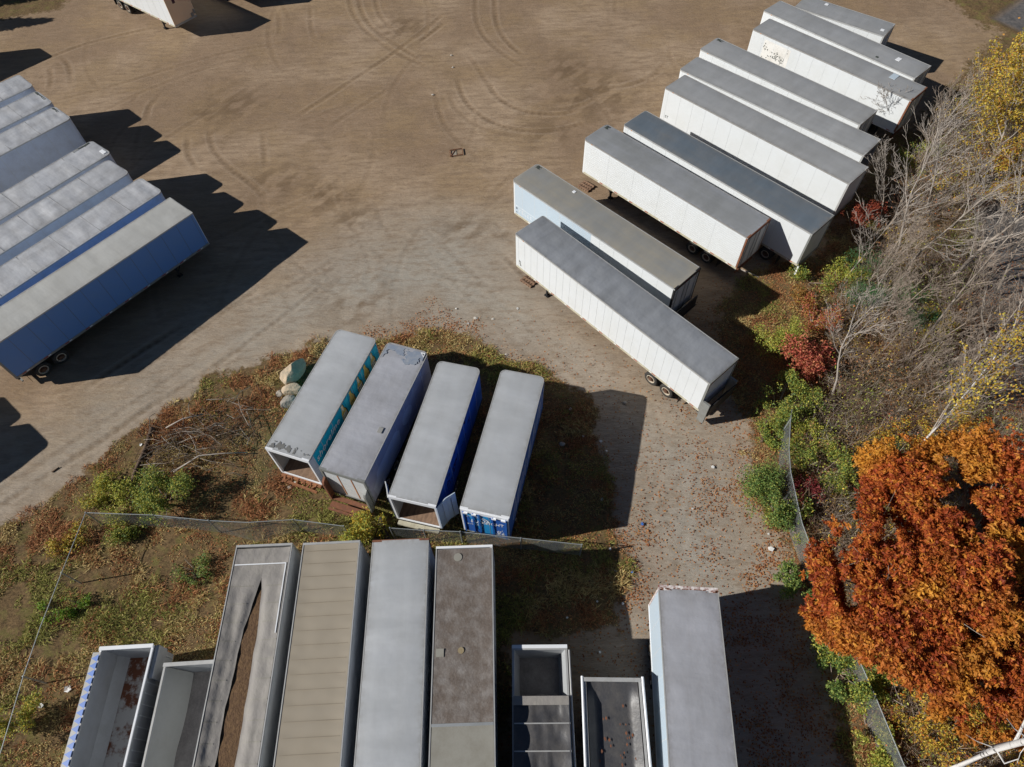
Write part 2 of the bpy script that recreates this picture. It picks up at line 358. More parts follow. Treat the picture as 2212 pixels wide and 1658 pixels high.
dirt = n.mix(n.ramp(A['tone'], .35, .65), (0.272, 0.188, 0.121, 1), (0.379, 0.277, 0.187, 1))
dirt = n.mix(n.math('MULTIPLY', n.ramp(n.noise(.16, 5, .6, pos), .45, .6), .6), dirt, (0.297, 0.204, 0.111, 1))
dirt = n.mix(n.math('MULTIPLY', n.ramp(nS, .44, .64), .7), dirt, (0.232, 0.161, 0.103, 1))
dirt = n.mix(n.math('MULTIPLY', A['gravel'], n.ramp(nA, .3, .6, .7, 1.)), dirt, (.345, .315, .268, 1))
dirt = n.mix(n.math('MULTIPLY', n.ramp(nB2, .48, .66), .5), dirt, (0.199, 0.138, 0.087, 1))
dirt = n.mix(n.math('MULTIPLY', n.ramp(nC2, .5, .78), n.ramp(A['gravel'], 0, 1, .25, .55)), dirt, (0.479, 0.421, 0.361, 1))
dirt = n.mix(n.math('MULTIPLY', n.ramp(nD, .5, .75), .22), dirt, (0.172, 0.132, 0.096, 1))
dirt = n.mix(n.math('MULTIPLY', n.math('MAXIMUM', n.ramp(A['track'], .0, .9, 0, .85), n.math('MULTIPLY', A['damp'], .62)), 1.), dirt, (0.140, 0.091, 0.051, 1))
dirt = n.mix(n.ramp(A['track'], -.3, 0, .4, 0), dirt, (0.479, 0.377, 0.283, 1))
# weedy soil: brown, straw, moss
wn = n.noise(1.1, 6, .68, pos); wn2 = n.noise(6, 5, .7, pos)
soil = n.mix(n.ramp(wn2, .35, .65), (.07, .046, .024, 1), (.20, .13, .062, 1))
soil = n.mix(n.ramp(wn, .5, .66, 0, .7), soil, (.15, .145, .04, 1))
soil = n.mix(n.math('MULTIPLY', n.ramp(n.noise(18, 3, .7, pos), .52, .7), .6), soil, (.27, .19, .10, 1))
wm = n.ramp(n.math('ADD', A['weed'], n.math('MULTIPLY', n.math('SUBTRACT', nB, .5), 1.3)), .4, .62)
c = n.mix(wm, dirt, soil)
tarc = n.mix(n.ramp(nB, .4, .7), (.10, .095, .095, 1), (.17, .155, .145, 1))
c = n.mix(A['tar'], c, tarc)
# fallen leaves: small cells, each its own colour
for sc, thr in ((7.5, 1.0), (12.5, .9)):
    vo = n.n('ShaderNodeTexVoronoi'); vo.inputs['Scale'].default_value = sc; vo.inputs['Randomness'].default_value = 1.
    vv = n.n('ShaderNodeMapping'); vv.inputs['Location'].default_value = (sc, sc*3, 0); vv.inputs['Scale'].default_value = (1, 1, .02); n.l(pos, vv.inputs[0]); n.l(vv.outputs[0], vo.inputs['Vector'])
    sp = n.n('ShaderNodeSeparateColor'); n.l(vo.outputs['Color'], sp.inputs[0])
    cell = n.math('LESS_THAN', sp.outputs[0], n.math('MULTIPLY', n.math('MULTIPLY', A['litter'], n.ramp(nB, .40, .58, .25, 1.15)), .95*thr))
    near = n.math('LESS_THAN', vo.outputs['Distance'], n.math('ADD', n.math('MULTIPLY', sp.outputs[2], .25), .18))
    lc = n.mix(n.ramp(sp.outputs[1], .0, .7), (.27, .10, .04, 1), (.42, .21, .085, 1)); lc = n.mix(n.ramp(sp.outputs[1], .8, 1.), lc, (.50, .33, .15, 1))
    c = n.mix(n.math('MULTIPLY', cell, near), c, lc)
n.col(c); n.b.inputs['Roughness'].default_value = .95; n.b.inputs['Specular IOR Level'].default_value = .15
n.bump(n.math('ADD', nC2, n.math('ADD', n.math('MULTIPLY', nD, .12), n.math('MULTIPLY', nB2, 1.6))), 1., .04)
me.materials.append(n.m)
ground = link('ground', me, kind='structure')
def gz(x, y):
    i = np.clip(np.searchsorted(xs, x)-1, 0, nx-2); j = np.clip(np.searchsorted(ys, y)-1, 0, ny-2)
    return GZ[i, j]
# ------------------------------------------------------------------ trailers
_wm = {}
def wheel_meshes():
    if not _wm:
        m = MB()
        for yy in (-.12, -.44):
            prof = [(.30, -.11), (.42, -.14), (.49, -.115), (.51, -.05), (.51, .05), (.49, .115), (.42, .14), (.30, .11)]
            N = 28; b = len(m.v)
            for i in range(N):
                t = 2*math.pi*i/N
                for r, y in prof: m.v.append((r*math.cos(t), yy+y, .51+r*math.sin(t)))
            for i in range(N):
                for j in range(len(prof)-1):
                    a = b+i*8+j; c = b+((i+1) % N)*8+j; m.f.append((a, a+1, c+1, c)); m.m.append(0)
        _wm['tyre'] = m.mesh('wheel', [M['tyre']], True)
        r = MB(); N = 24
        for (r0, y0), (r1, y1), mi in (((.31, .0), (.27, .01), 0), ((.27, .01), (.25, -.07), 0), ((.25, -.07), (.13, -.09), 1), ((.13, -.09), (.12, .04), 1), ((.12, .04), (.001, .045), 1)):
            b = len(r.v)
            for i in range(N):
                t = 2*math.pi*i/N
                r.v += [(r0*math.cos(t), y0, .51+r0*math.sin(t)), (r1*math.cos(t), y1, .51+r1*math.sin(t))]
            for i in range(N):
                a = b+2*i; c = b+2*((i+1) % N); r.f.append((a, a+1, c+1, c)); r.m.append(mi)
        _wm['rim'] = r.mesh('rim', [M['rim'], M['hub']], False)
    return _wm
def roof_sheet(L, W, z, r, amp, seed, x0=None, x1=None, cham=False, sag=0., nu=None, hole=None):
    m = MB(); x0 = -L/2 if x0 is None else x0; x1 = L/2 if x1 is None else x1
    nu = nu or max(int((x1-x0)/.22), 4); nv = 14
    def half(x):
        q = x-(L/2-r)
        return W/2 if q <= 0 else W/2-r+math.sqrt(max(r*r-q*q, 0))
    def fn(u, t):
        # finer steps towards the front corner
        x = x0+(x1-x0)*(1-(1-u)**1.25); h = half(x); y = -h+2*h*t
        edge = min(1, 4*min(t, 1-t)); ce = min(1, min(x-x0, x1-x)*3)
        zz = z+amp*edge*ce*((float(fbm(x*1.6+seed, y*.35, .8, seed, 3))-.5)*2.4+.35*math.sin(x*5.15+seed)) + .03*edge - sag*edge*edge
        return (x, y, zz)
    m.grid(fn, nu, nv, 0, hole); m.edge = [min(1., math.exp(-min(min(j/nv, 1-j/nv)*W, (1-i/nu)*(x1-x0), i/nu*(x1-x0))/.14)) for i in range(nu+1) for j in range(nv+1)]
    return m
def ring(L, W, z0, z1, r, out=.012, thick=.05, sq=False, seg=6):
    """rail that follows the top edge of the body"""
    pts = []
    pts.append((-L/2, -W/2))
    for k in range(seg+1):
        t = -math.pi/2+math.pi/2*k/seg; pts.append((L/2-r+r*math.cos(t), -W/2+r+r*math.sin(t)))
    for k in range(seg+1):
        t = math.pi/2*k/seg; pts.append((L/2-r+r*math.cos(t), W/2-r+r*math.sin(t)))
    pts.append((-L/2, W/2))
    m = MB(); P = np.array(pts)
    def off(P, o):
        Q = []
        for i in range(len(P)):
            a = P[max(i-1, 0)]; b = P[min(i+1, len(P)-1)]; d = b-a; d = d/np.linalg.norm(d)
            Q.append(P[i]+o*np.array([d[1], -d[0]]))
        return np.array(Q)
    O = off(P, out); I = off(P, out-thick); k = len(P)
    vs = [(x, y, z0) for x, y in O]+[(x, y, z1) for x, y in O]+[(x, y, z1) for x, y in I]+[(x, y, z0) for x, y in I]
    fs = []
    for i in range(k-1):
        for a, b in ((0, k), (k, 2*k), (2*k, 3*k), (3*k, 0)): fs.append((a+i, a+i+1, b+i+1, b+i))
    fs += [(0, k, 2*k, 3*k), (k-1, 4*k-1, 3*k-1, 2*k-1)]
    return m.add(vs, fs)
TR = {}
M['seam_roof'] = surf('roof_joint', (.30, .30, .30, 1), .5, .1, amt=.3)
def trailer(key, label, L, W, c0, ang, front_at_c0=True, H=4.1, zf=1.14, r=.28, side='white', roof='roof_grey', rail='alu', brail='cream_rail', front=None,
            rear='doors', rframe='alu', door='white2', tape=True, amp=.008, axles=(2.45, 3.7), cat='trailer', group='box trailers parked in the yard',
            name='box_trailer', gear=True, roofs=True, seamstep=1.22, seam='seam', sides2=None, wheels=True, th=.05, seams=0):
    a = R(ang); u = np.array([math.cos(a), math.sin(a)]); v = np.array([-math.sin(a), math.cos(a)])
    c = np.array(c0)+u*L/2+v*W/2; W = abs(W)
    yaw = a+math.pi if front_at_c0 else a
    t = empty(name, (c[0], c[1], 0), yaw, label=label, cat=cat, group=group); TR[key] = t
    seed = sum(map(ord, key)) % 50
    top = H-.10
    for s in (-1, 1):
        m = MB(); x0, x1 = -L/2+.12, L/2-r; ys = sorted((s*W/2, s*(W/2-th)))
        m.box((x0, ys[0], zf+.16), (x1, ys[1], top), 0)
        k = int((x1-x0)/seamstep)
        for i in range(1, k+1):
            xx = x0+i*seamstep
            if xx > x1-.1: continue
            yy = sorted((s*(W/2), s*(W/2+.006))); m.box((xx-.011, yy[0], zf+.165), (xx+.011, yy[1], top-.005), 1)
        m.build('side_panel', [M[side], M[seam]], t)
        m = MB(); yy = sorted((s*(W/2-th), s*(W/2+.018))); m.box((x0-.1, yy[0], zf), (x1, yy[1], zf+.16)); m.build('bottom_rail', M[brail], t)
        if tape:
            m = MB(); xx = x0+.3; yy = sorted((s*(W/2+.019), s*(W/2+.024)))
            while xx < x1-1:
                m.box((xx, yy[0], zf+.06), (xx+.3, yy[1], zf+.12), 0); m.box((xx+.302, yy[0], zf+.06), (xx+.5, yy[1], zf+.12), 1); xx += 1.5
            m.build('reflective_strip', [M['red'], M['decal_white']], t)
    # front wall with rounded corners
    m = MB(); seg = 6; pts = []
    for k in range(seg+1):
        q = -math.pi/2+math.pi/2*k/seg; pts.append((L/2-r+r*math.cos(q), -W/2+r+r*math.sin(q)))
    for k in range(seg+1):
        q = math.pi/2*k/seg; pts.append((L/2-r+r*math.cos(q), W/2-r+r*math.sin(q)))
    n_ = len(pts); m.add([(x, y, zf) for x, y in pts]+[(x, y, top) for x, y in pts], [(i, i+1, n_+i+1, n_+i) for i in range(n_-1)])
    m.build('front_wall', M[front or side], t)
    ring(L, W, H-.10, H-.005, r).build('top_rail', M[rail], t)
    if roofs:
        rs = roof_sheet(L-.06, W-.09, H-.012, max(r-.04, .02), amp, seed); ro = rs.build('roof', M[roof], t, smooth=True)
        ra = ro.data.attributes.new('rim', 'FLOAT', 'POINT'); ra.data.foreach_set('value', rs.edge)
        if name == 'box_trailer' and seams:
            mm = MB(); xx = -L/2+seams
            while xx < L/2-.6: mm.box((xx-.012, -W/2+.06, H-.03), (xx+.012, W/2-.06, H+.026)); xx += seams
            mm.build('roof_seam', M['seam_roof'], t)
    # floor and under frame
    m = MB(); m.box((-L/2+.02, -W/2+th, zf-.02), (L/2-r, W/2-th, zf+.10)); m.build('floor', M['wood_floor'], t)
    m = MB()
    for s in (-.48, .48): m.box((-L/2+.3, s-.06, .86), (L/2-3.2, s+.06, zf-.021))
    for i in range(int(L/1.2)): m.box((-L/2+.6+i*1.2, -W/2+.1, zf-.12), (-L/2+.7+i*1.2, W/2-.1, zf-.022))
    m.box((-L/2+.05, -W/2+.02, zf-.16), (-L/2+.18, W/2-.02, zf-.021)); m.build('under_frame', M['black'], t)
    if gear:
        gx = L/2-2.9
        for s in (-1, 1):
            m = MB(); m.box((gx-.06, s*.95-.06, .12), (gx+.06, s*.95+.06, zf-.025)); m.box((gx-.16, s*.95-.13, .0), (gx+.16, s*.95+.13, .12))
            m.obox((gx, s*.95, .35), (gx+.9, s*.6, zf-.1), .05, .05); m.build('landing_leg', M['black'], t)
        m = MB(); m.box((gx-.03, -.885, .45), (gx+.03, .885, .51)); m.build('cross_bar', M['black'], t)
    if wheels:
        wm = wheel_meshes()
        for ax in axles:
            x = -L/2+ax
            m = MB(); m.cyl((x, 0, .51), (0, 1, 0), .07, W-.9, 8); m.box((x-.5, -.55, .62), (x+.5, .55, .85)); m.build('axle', M['black'], t)
            for s in (-1, 1):
                o = link('wheel', wm['tyre'], t); o.location = (x, s*(W/2-.03), 0); o.scale = (1, s, 1)
                q = link('rim', wm['rim'], o)
        for s in (-1, 1): MB().box((-L/2+axles[0]-.95, s*(W/2-.32)-.28, .25), (-L/2+axles[0]-.93, s*(W/2-.32)+.28, zf-.03)).build('mud_flap', M['black'], t)
        pass
    m = MB(); m.box((-L/2+.1, -W/2+.25, .5), (-L/2+.2, W/2-.25, .6))
    for s in (-.6, .6): m.box((-L/2+.12, s-.04, .6), (-L/2+.18, s+.04, zf-.165))
    m.build('rear_bumper', M['grey_steel'] if rframe != 'rust' else M['rust'], t)
    # rear frame: posts, header, sill
    m = MB()
    for s in (-1, 1):
        yy = sorted((s*(W/2+.012), s*(W/2-.10))); m.box((-L/2-.01, yy[0], zf), (-L/2+.118, yy[1], H-.102))
    m.box((-L/2-.012, -W/2-.010, H-.102), (-L/2+.10, W/2+.010, H+.006)); m.box((-L/2-.008, -W/2+.1, H-.27), (-L/2+.09, W/2-.1, H-.103)); m.box((-L/2-.008, -W/2+.1, zf-.01), (-L/2+.05, W/2-.1, zf+.12))
    m.build('rear_frame', M[rframe], t)
    if rear == 'doors':
        for s in (-1, 1):
            yy = sorted((s*.01, s*(W/2-.11)))
            d = MB().box((-L/2-.004, yy[0], zf+.125), (-L/2+.05, yy[1], H-.275)).build('rear_door', M[door], t)
            m = MB()
            for yb in (.22, .95): m.cyl((-L/2-.03, s*yb, (zf+H)/2-.06), (0, 0, 1), .018, H-zf-.45, 6)
            for k in range(3): m.box((-L/2-.02, s*(W/2-.2)-.08, zf+.5+k*.9), (-L/2-.005, s*(W/2-.2)+.08, zf+.56+k*.9))
            m.build('lock_rod', M['galv'], d)
    elif rear == 'open':
        for s in (-1, 1): y0, y1 = sorted((s*(W/2-th-.004), s*(W/2-th-.02))); MB().box((-L/2+.13, y0, zf+.11), (L/2-r-.01, y1, top-.01)).build('inner_wall', M['inner'], t)
    elif rear == 'roll':
        m = MB(); hh = (H-.28-zf-.13)
        for k in range(7):
            m.box((-L/2+.03, -W/2+.105, zf+.13+hh*k/7), (-L/2+.06, W/2-.105, zf+.13+hh*(k+1)/7-.012))
        m.build('roll_door', M[door], t)
    return t
def put(t, name, mb, mats, **k): return mb.build(name, mats if isinstance(mats, (list, tuple)) else [mats], t, **k)

M['roof_grey'] = roofm('weathered_grey_roof', (0.339, 0.345, 0.348, 1), bump=.012)
M['roof_blue'] = roofm('slate_grey_roof', (0.132, 0.161, 0.190, 1), dirt=(0.230, 0.207, 0.178, 1), amt=.25, bump=.02)
M['roof_tan'] = roofm('dusty_grey_roof', (0.272, 0.272, 0.259, 1), dirt=(0.389, 0.343, 0.259, 1), amt=.5)
M['roof_scuff'] = roofm('scuffed_grey_roof', (0.246, 0.253, 0.253, 1), dirt=(0.350, 0.363, 0.389, 1), amt=.6, sc=.4)
M['roof_wavy'] = roofm('buckled_grey_roof', (0.291, 0.306, 0.328, 1), rough=.38, metal=.2, bump=.04)
M['roof_bright'] = roofm('bright_aluminium_roof', (0.525, 0.531, 0.544, 1), rough=.40, metal=.25, bump=.04, dirt=(.30,.29,.28,1), amt=.5, sc=.8)
M['roof_bright2'] = roofm('cream_grey_roof', (0.42, 0.42, 0.40, 1), rough=.5, metal=.1, bump=.02)
M['roof_pale'] = roofm('smooth_pale_grey_roof', (0.447, 0.463, 0.478, 1), rough=.42, metal=.15, bump=.012, amt=.18)
M['roof_pale2'] = roofm('lilac_grey_roof', (0.414, 0.422, 0.454, 1), rough=.36, metal=.2, bump=.03, amt=.3)
GR = 'box trailers in the slanting row'
RT_ = dict(tape=True)
trailer('R1', 'short white box trailer at the far end of the slanting row, touching the top edge', 8.2, 2.5, (26.53, 60.25), -40.4, r=.12, group=GR, amp=.006, axles=(1.9, 3.1))
trailer('R2', 'white box trailer second from the far end of the slanting row, patches on its roof', 14.6, 2.55, (23.6, 59.75), -49.3, group=GR, r=.12)
trailer('R3', 'white box trailer in the slanting row with flaking black lettering on its side', 14.75, 2.5, (21.95, 56.75), -48.3, group=GR, r=.12, rail='alu_dull', brail='white', rframe='rust', rear='doors')
trailer('R4', 'white box trailer just nearer than the one with flaking lettering, dark scuff on its roof', 14.9, 2.52, (16.8, 53.9), -47.4, group=GR, r=.2)
trailer('R5', 'long box trailer in the slanting row with bluish smears along its grey roof', 16.3, 2.54, (14.6, 51), -45.6, group=GR, r=.2, roof='roof_grey', rear='open')
trailer('R6', 'long white box trailer with two small black letters low on the front of its side', 16.4, 2.56, (13.0, 48.5), -47.8, group=GR, r=.12, rail='alu_dull', rear='roll')
trailer('R7', 'white box trailer with a slate blue roof, the darkest roof of the slanting row', 16.5, 2.62, (9.1, 43.85), -48.3, group=GR, r=.2, roof='roof_blue', rear='roll', rframe='grey_steel', amp=.01)
trailer('R8', 'white ribbed box trailer with a rusty brown rear frame and pale scuffs on its roof', 14.7, 2.6, (5.95, 42.3), -47.9, group=GR, r=.28, roof='roof_scuff', rframe='rust', rail='alu_dull', seamstep=2.4)
trailer('R9', 'pale blue and white box trailer with a dusty roof, second nearest of the slanting row', 14.6, 2.6, (.45, 37.9), -47.5, group=GR, r=.3, roof='roof_tan', side='white', rail='alu', rear='doors', rframe='black')
trailer('R10', 'nearest long white box trailer of the slanting row, with a buckled roof and lift gate', 16.35, 2.6, (.5, 32.5), -49.5, group=GR, r=.15, roof='roof_wavy', amp=.045, rear='roll', rframe='grey_steel', door='grey_side', seamstep=.61)
GL = 'box trailers in the left row'
lk = dict(seams=2.4, group=GL, r=.35, side='grey_side', roof='roof_bright', amp=.035, rail='alu', brail='grey_steel')
trailer('L8', 'blue sided box trailer with a cream roof at the near end of the left row', 15.0, -2.62, (-21.71, 35.57), -129.6, r=.06, group=GL, side='blue', roof='roof_bright2', rail='alu', brail='grey_steel', seam='seam_dark', rear='none', axles=(1.45, 2.7), rframe='grey_steel', front='grey_side')
trailer('L7', 'silver roofed trailer with a blue front edge, touching the big blue sided one', 14.6, -2.59, (-24.43, 37.91), -128.3, side='sky_side', **{k: v for k, v in lk.items() if k != 'side'})
trailer('L6', 'silver roofed trailer third from the near end of the left row, its front corner creased', 14.6, -2.6, (-27.44, 40.1), -127.9, **lk)
trailer('L5', 'silver roofed trailer with a white patch at its front corner, beside the left row gap', 14.6, -2.55, (-29.51, 42.46), -128.3, **lk)
trailer('L3', 'silver roofed trailer whose whole grey side shows across the wide gap in the left row', 14.6, -2.57, (-34.05, 46.97), -131.0, **lk)
trailer('L2', 'silver roofed trailer with a blackened front edge, second from the far end, left row', 14.6, -2.6, (-36.3, 49.17), -131.5, **lk)
trailer('L1', 'silver roofed trailer at the far end of the left row, only its front in view', 14.6, -2.6, (-38.8, 51.62), -133, **lk)
# trailers whose shadows reach into view
trailer('L0', 'grey trailer out of view beyond the far end of the left row', 14.6, -2.6, (-50.7, 62.4), -130, **lk)
trailer('L9', 'grey trailer out of view at the lower left, the farther of two casting stepped shadows', 14.6, -2.6, (-37.55, 20.9), -130, **lk)
trailer('L10', 'grey trailer out of view at the lower left, the nearer of two casting stepped shadows', 14.6, -2.6, (-35.1, 18.85), -130, **lk)
GT = 'white trailers at the top left'
tl = dict(group=GT, r=.06, side='white', roof='roof_pale', front='tan_wall', axles=(2.4, 3.7), H=4.1)
M['tan_wall'] = surf('tan_front_wall', (0.842, 0.585, 0.374, 1), .6, 0, dirt=(.76,.58,.40,1), amt=.5)
ax = math.degrees(math.atan2(71.77-65.83, -39.49+31.97))
trailer('TL', 'white box trailer with a tan front wall, cut off by the top edge', 12.2, -2.6, (-31.97, 65.83), ax, **tl)
trailer('TL2', 'white box trailer above the top edge of the photo, showing only by its shadow', 12.2, -2.6, (-26.9, 71.2), ax, **tl)
GC = 'delivery trailers in the middle'
ck = dict(group=GC, H=3.95, zf=1.0, r=.3, roof='roof_pale', amp=.006, rail='alu', brail='black', tape=False, gear=True, axles=(1.6, 2.8))
trailer('C1', 'turquoise sided delivery trailer with beer bottle pictures and shoreline lettering, its rear open', 8.55, 2.62, (-10.45, 25.02), -110, front_at_c0=True, side='teal', rear='open', rframe='decal_white', door='white2', **ck)
trailer('C2', 'grey violet sided delivery trailer with a white roll door and rusty lift gate', 8.75, 2.62, (-7.32, 23.9), -109.9, side='purple', rear='roll', rframe='grey_steel', door='white2', **{**ck, 'roof': 'roof_pale2'})
trailer('C3', 'blue sided delivery trailer with both rear doors swung open and dark scuffed lettering', 8.75, 2.55, (-4.25, 22.4), -105.1, side='beer_blue', rear='open', rframe='decal_white', **ck)
trailer('C4', 'blue delivery trailer with closed blue rear doors, rightmost of the four delivery trailers', 8.75, 2.55, (-.58, 21.65), -104.9, side='beer_blue', rear='doors', door='beer_blue', rframe='decal_white', **{**ck, 'roof': 'roof_pale'})
GB = 'long trailers along the bottom edge'
bk = dict(front_at_c0=False, group=GB, H=4.1, tape=False, L=14.6)
def B(key, label, a, b, ang, **k):
    A = at(*a, 4.1)[:2]; Bp = at(*b, 4.1)[:2]; W = float(np.hypot(*(Bp-A))); d = dict(bk); d.update(k); L = d.pop('L')
    an = R(ang); trailer(key, label, L, W, A, ang, **d)
# c0 must be the far left corner; u points to the camera, so v (left of u) points right
M['tarp_grey'] = surf('mottled_mesh_tarp', (0.256, 0.238, 0.222, 1), .8, 0, dirt=(.29,.27,.24,1), amt=.9, sc=1.3, bump=.03, bsc=3)
M['tarp_tan'] = surf('tan_canvas_cover', (0.312, 0.270, 0.210, 1), .8, 0, dirt=(.31,.265,.20,1), amt=.6, sc=.7)
M['tarp_dirty'] = surf('dirty_brown_cover', (.125, .098, .08, 1), .8, 0, dirt=(.235,.215,.20,1), amt=.9, sc=1.6, bump=.02)
M['tarp_beige'] = surf('beige_cover', (.27, .26, .225, 1), .7, 0, amt=.35)
B('B1', 'long trailer under a torn grey mesh tarp, its brown load showing through the slit', (511,1179), (631,1175), -89.3, r=.04, side='white2', roofs=False, name='tarped_trailer', rear='doors', rail='alu')
B('B2', 'long trailer under a tan canvas cover with its bows showing through', (655,1174), (777.3,1167.3), -88.9, r=.04, side='white2', roofs=False, name='tarped_trailer', rail='alu')
B('B3', 'long trailer with a smooth pale grey roof and a thin rusty rear edge', (805,1168), (925.6,1164.3), -89.4, r=.04, side='grey_side', roof='roof_pale', rframe='rust', amp=.01)
B('B4', 'long trailer with a blotchy brown roof cover ending in a clean beige section', (942.3,1181.7), (1063.3,1176.7), -89.8, r=.04, side='white2', roofs=False, rear='doors', rframe='decal_white')
M['peel'] = (lambda n, : None)(0) or surf('peeling_white_paint', (.78, .76, .74, 1), .6, 0, dirt=(.20,.05,.03,1), amt=1.1, sc=5)
B('B7', 'white box trailer standing apart at the lower right, rusty peeling paint on its rear header', (1422.3,1270), (1551.3,1279), -95.1, r=.05, side='pale_blue', roof='roof_pale2', rframe='peel', axles=(2.0, 3.3), amp=.012, rail='alu', brail='decal_white')
# ---- slit tarp of B1
def lw(t): return t.children[0]
def dims(key):
    o = TR[key]; p = [c for c in o.children if c.name.startswith('floor')][0].data
    xs_ = [q.co.x for q in p.vertices]; ys_ = [q.co.y for q in p.vertices]
    return -min(xs_)+.02, max(ys_)+.05
hl, hw = dims('B1'); t = TR['B1']
# local x runs away from the rear end; local +y is the photo's right side here (yaw = -89)
def bows(key, step, z, mat, x0=0.3, x1=None, sg=.0, name='roof_bow'):
    hl, hw = dims(key); t = TR[key]; x = -hl+x0; x1 = x1 or hl
    while x < x1:
        MB().obox((x, -hw+.05, z), (x, hw-.05, z), .05, .04).build(name, M[mat], t); x += step
def edges(x):
    """y of the two lips of the tear, x along the trailer from its rear"""
    v_ = x+hl
    if v_ < 1.7: return .12, .12
    k = min((v_-1.7)/2.2, 1)**.8; k2 = min((v_-1.7)/5.5, 1)
    return .12-.34*k-.30*k2+.015*math.sin(v_*2.3), .12+.16*k+.04*k2+.012*math.sin(v_*3.1+1)
def tarp_z(x, y, lip):
    e = min(1, 3.2*min(y+hw-.06, hw-.06-y)); b = abs(math.sin(math.pi*(x+hl-.6)/1.1))
    r = 4.075-e*(.015+.05*b)+.05*e*(float(fbm(x*.7, y*1.6, .7, 8, 3))-.5)
    v_ = x+hl
    if v_ > 1.2: r -= .13*math.exp(-(lip/.25)**2)*min(1, (v_-1.2)/1.5)
    r -= .07*math.exp(-((y+.85+.04*math.sin(v_))/.22)**2)*min(1, max(0, (v_-1.8)/2))*(v_ > 1.8)
    return r
m = MB(); nu = 130
for side in (0, 1):
    def tf(u, q):
        x = -hl+.16+(2*hl-.2)*u; l, r_ = edges(x)
        y = (-hw+.06)+(l+hw-.06)*q if side == 0 else r_+(hw-.06-r_)*q
        lip = (l-y) if side == 0 else (y-r_)
        return (x, y, tarp_z(x, y, lip))
    m.grid(tf, nu, 18)
m.build('mesh_tarp', M['tarp_grey'], t, smooth=True)
m = MB(); x = -hl+2.0
while x < hl-.3:
    l, r_ = edges(x)
    for y0, y1, sd_ in ((-hw+.08, l-.25, 0), (r_+.2, hw-.08, 1)):
        P_ = [(x, y0+(y1-y0)*i/6, tarp_z(x, y0+(y1-y0)*i/6, abs((l if sd_ == 0 else r_)-(y0+(y1-y0)*i/6)))+.012) for i in range(7)]
        for a_, b_ in zip(P_[:-1], P_[1:]): m.obox(a_, b_, .03, .012)
    x += .82
m.build('tarp_seam', M['tarp_beige'], t, kind='stuff')
m = MB(); m.box((-hl+.95, -hw+.10, 4.09), (-hl+1.0, hw-.14, 4.105)); m.box((-hl+1.0, hw-.19, 4.09), (-hl+4.2, hw-.14, 4.105)); m.build('tarp_strap', M['decal_white'], t)
M['mulch'] = surf('dark_brown_load', (.10, .055, .028, 1), .95, 0, dirt=(.17,.10,.045,1), amt=.9, sc=6, bump=.05)
MB().grid(lambda u, q: (-hl+.2+(2*hl-.4)*u, -hw+.08+(2*hw-.16)*q, 3.80+.08*float(fbm(u*14, q*3, 1.2, 5))), 50, 12).build('load', M['mulch'], t, smooth=True)
# ---- B2 canvas, B4 covers
def cover(key, name, mat, x0, x1, step, dip, seed, z=4.075):
    hl, hw = dims(key); t = TR[key]
    def f(u, q):
        x = x0+(x1-x0)*u; y = -hw+.05+(2*hw-.10)*q; e = min(1, 6*min(q, 1-q))
        b = 1-abs(math.cos(math.pi*(x+hl)/step)); d = e*dip*(-.4-b)
        return (x, y, z+d+e*dip*1.3*(float(fbm(x+seed, y, .8, seed, 3))-.5))
    return MB().grid(f, int((x1-x0)/.09), 14).build(name, M[mat], t, smooth=True)
hl2, hw2 = dims('B2'); cover('B2', 'canvas_cover', 'tarp_tan', -hl2+.1, hl2-.1, .62, .03, 3)
M['tan_rib'] = surf('tan_cover_rib', (.275, .235, .182, 1), .8, 0, amt=.3)
mm = MB(); x = -hl2+.1+.31
while x < hl2-.2: mm.box((x-.010, -hw2+.16, 4.03), (x+.010, hw2-.16, 4.0835)); x += .62
mm.build('cover_rib', M['tan_rib'], TR['B2'])
hl4, hw4 = dims('B4'); zc = at(1000, 1562, 4.1); seamx = -hl4+float(np.hypot(*(zc-at(1003, 1179, 4.1))[:2]))
cover('B4', 'roof_cover', 'tarp_dirty', -hl4+.14, seamx, .62, .03, 7); cover('B4', 'clean_roof_cover', 'tarp_beige', seamx+.10, hl4-.1, .62, .008, 9)
MB().box((seamx-.01, -hw4+.05, 4.05), (seamx+.11, hw4-.05, 4.09)).build('roof_seam', M['galv'], TR['B4'])
m = MB(); m.cyl((-hl4+4.8, -.1, 4.075), (0, 0, 1), .14, .02, 18); m.build('roof_patch', surf('ochre_patch', (.26,.19,.09,1), .8, 0, dirt=(.3,.27,.2,1), amt=.9, sc=9), TR['B4'])
m = MB(); m.cyl((-hl4+.55, -.3, 4.08), (0, 0, 1), .2, .02, 18); m.box((-hl4+4.7, -hw4+.15, 4.075), (-hl4+5.05, -hw4+.5, 4.10)); m.build('roof_patch', M['tarp_beige'], TR['B4'])
# ---- roof patches and other small marks on the row
def patch(key, x, y, s=.3, mat='decal_white', z=4.135, ss=None, name='roof_patch'):
    MB().box((x-s/2, y-(ss or s)/2, z-.05), (x+s/2, y+(ss or s)/2, z)).build(name, M[mat], TR[key])
patch('R2', -5.0, -.2, .35, 'decal_white', ss=.5); patch('R2', -3.6, .75, .22, 'decal_dark'); patch('R3', -4.8, -.75, .5, 'pale_blue', ss=.8)
patch('R9', 3.3, -.9, .22, 'decal_white'); patch('R1', 2.0, -.8, .3); patch('R1', -3.6, .4, .3); patch('L5', 7.0, -.7, .28, ss=.55)
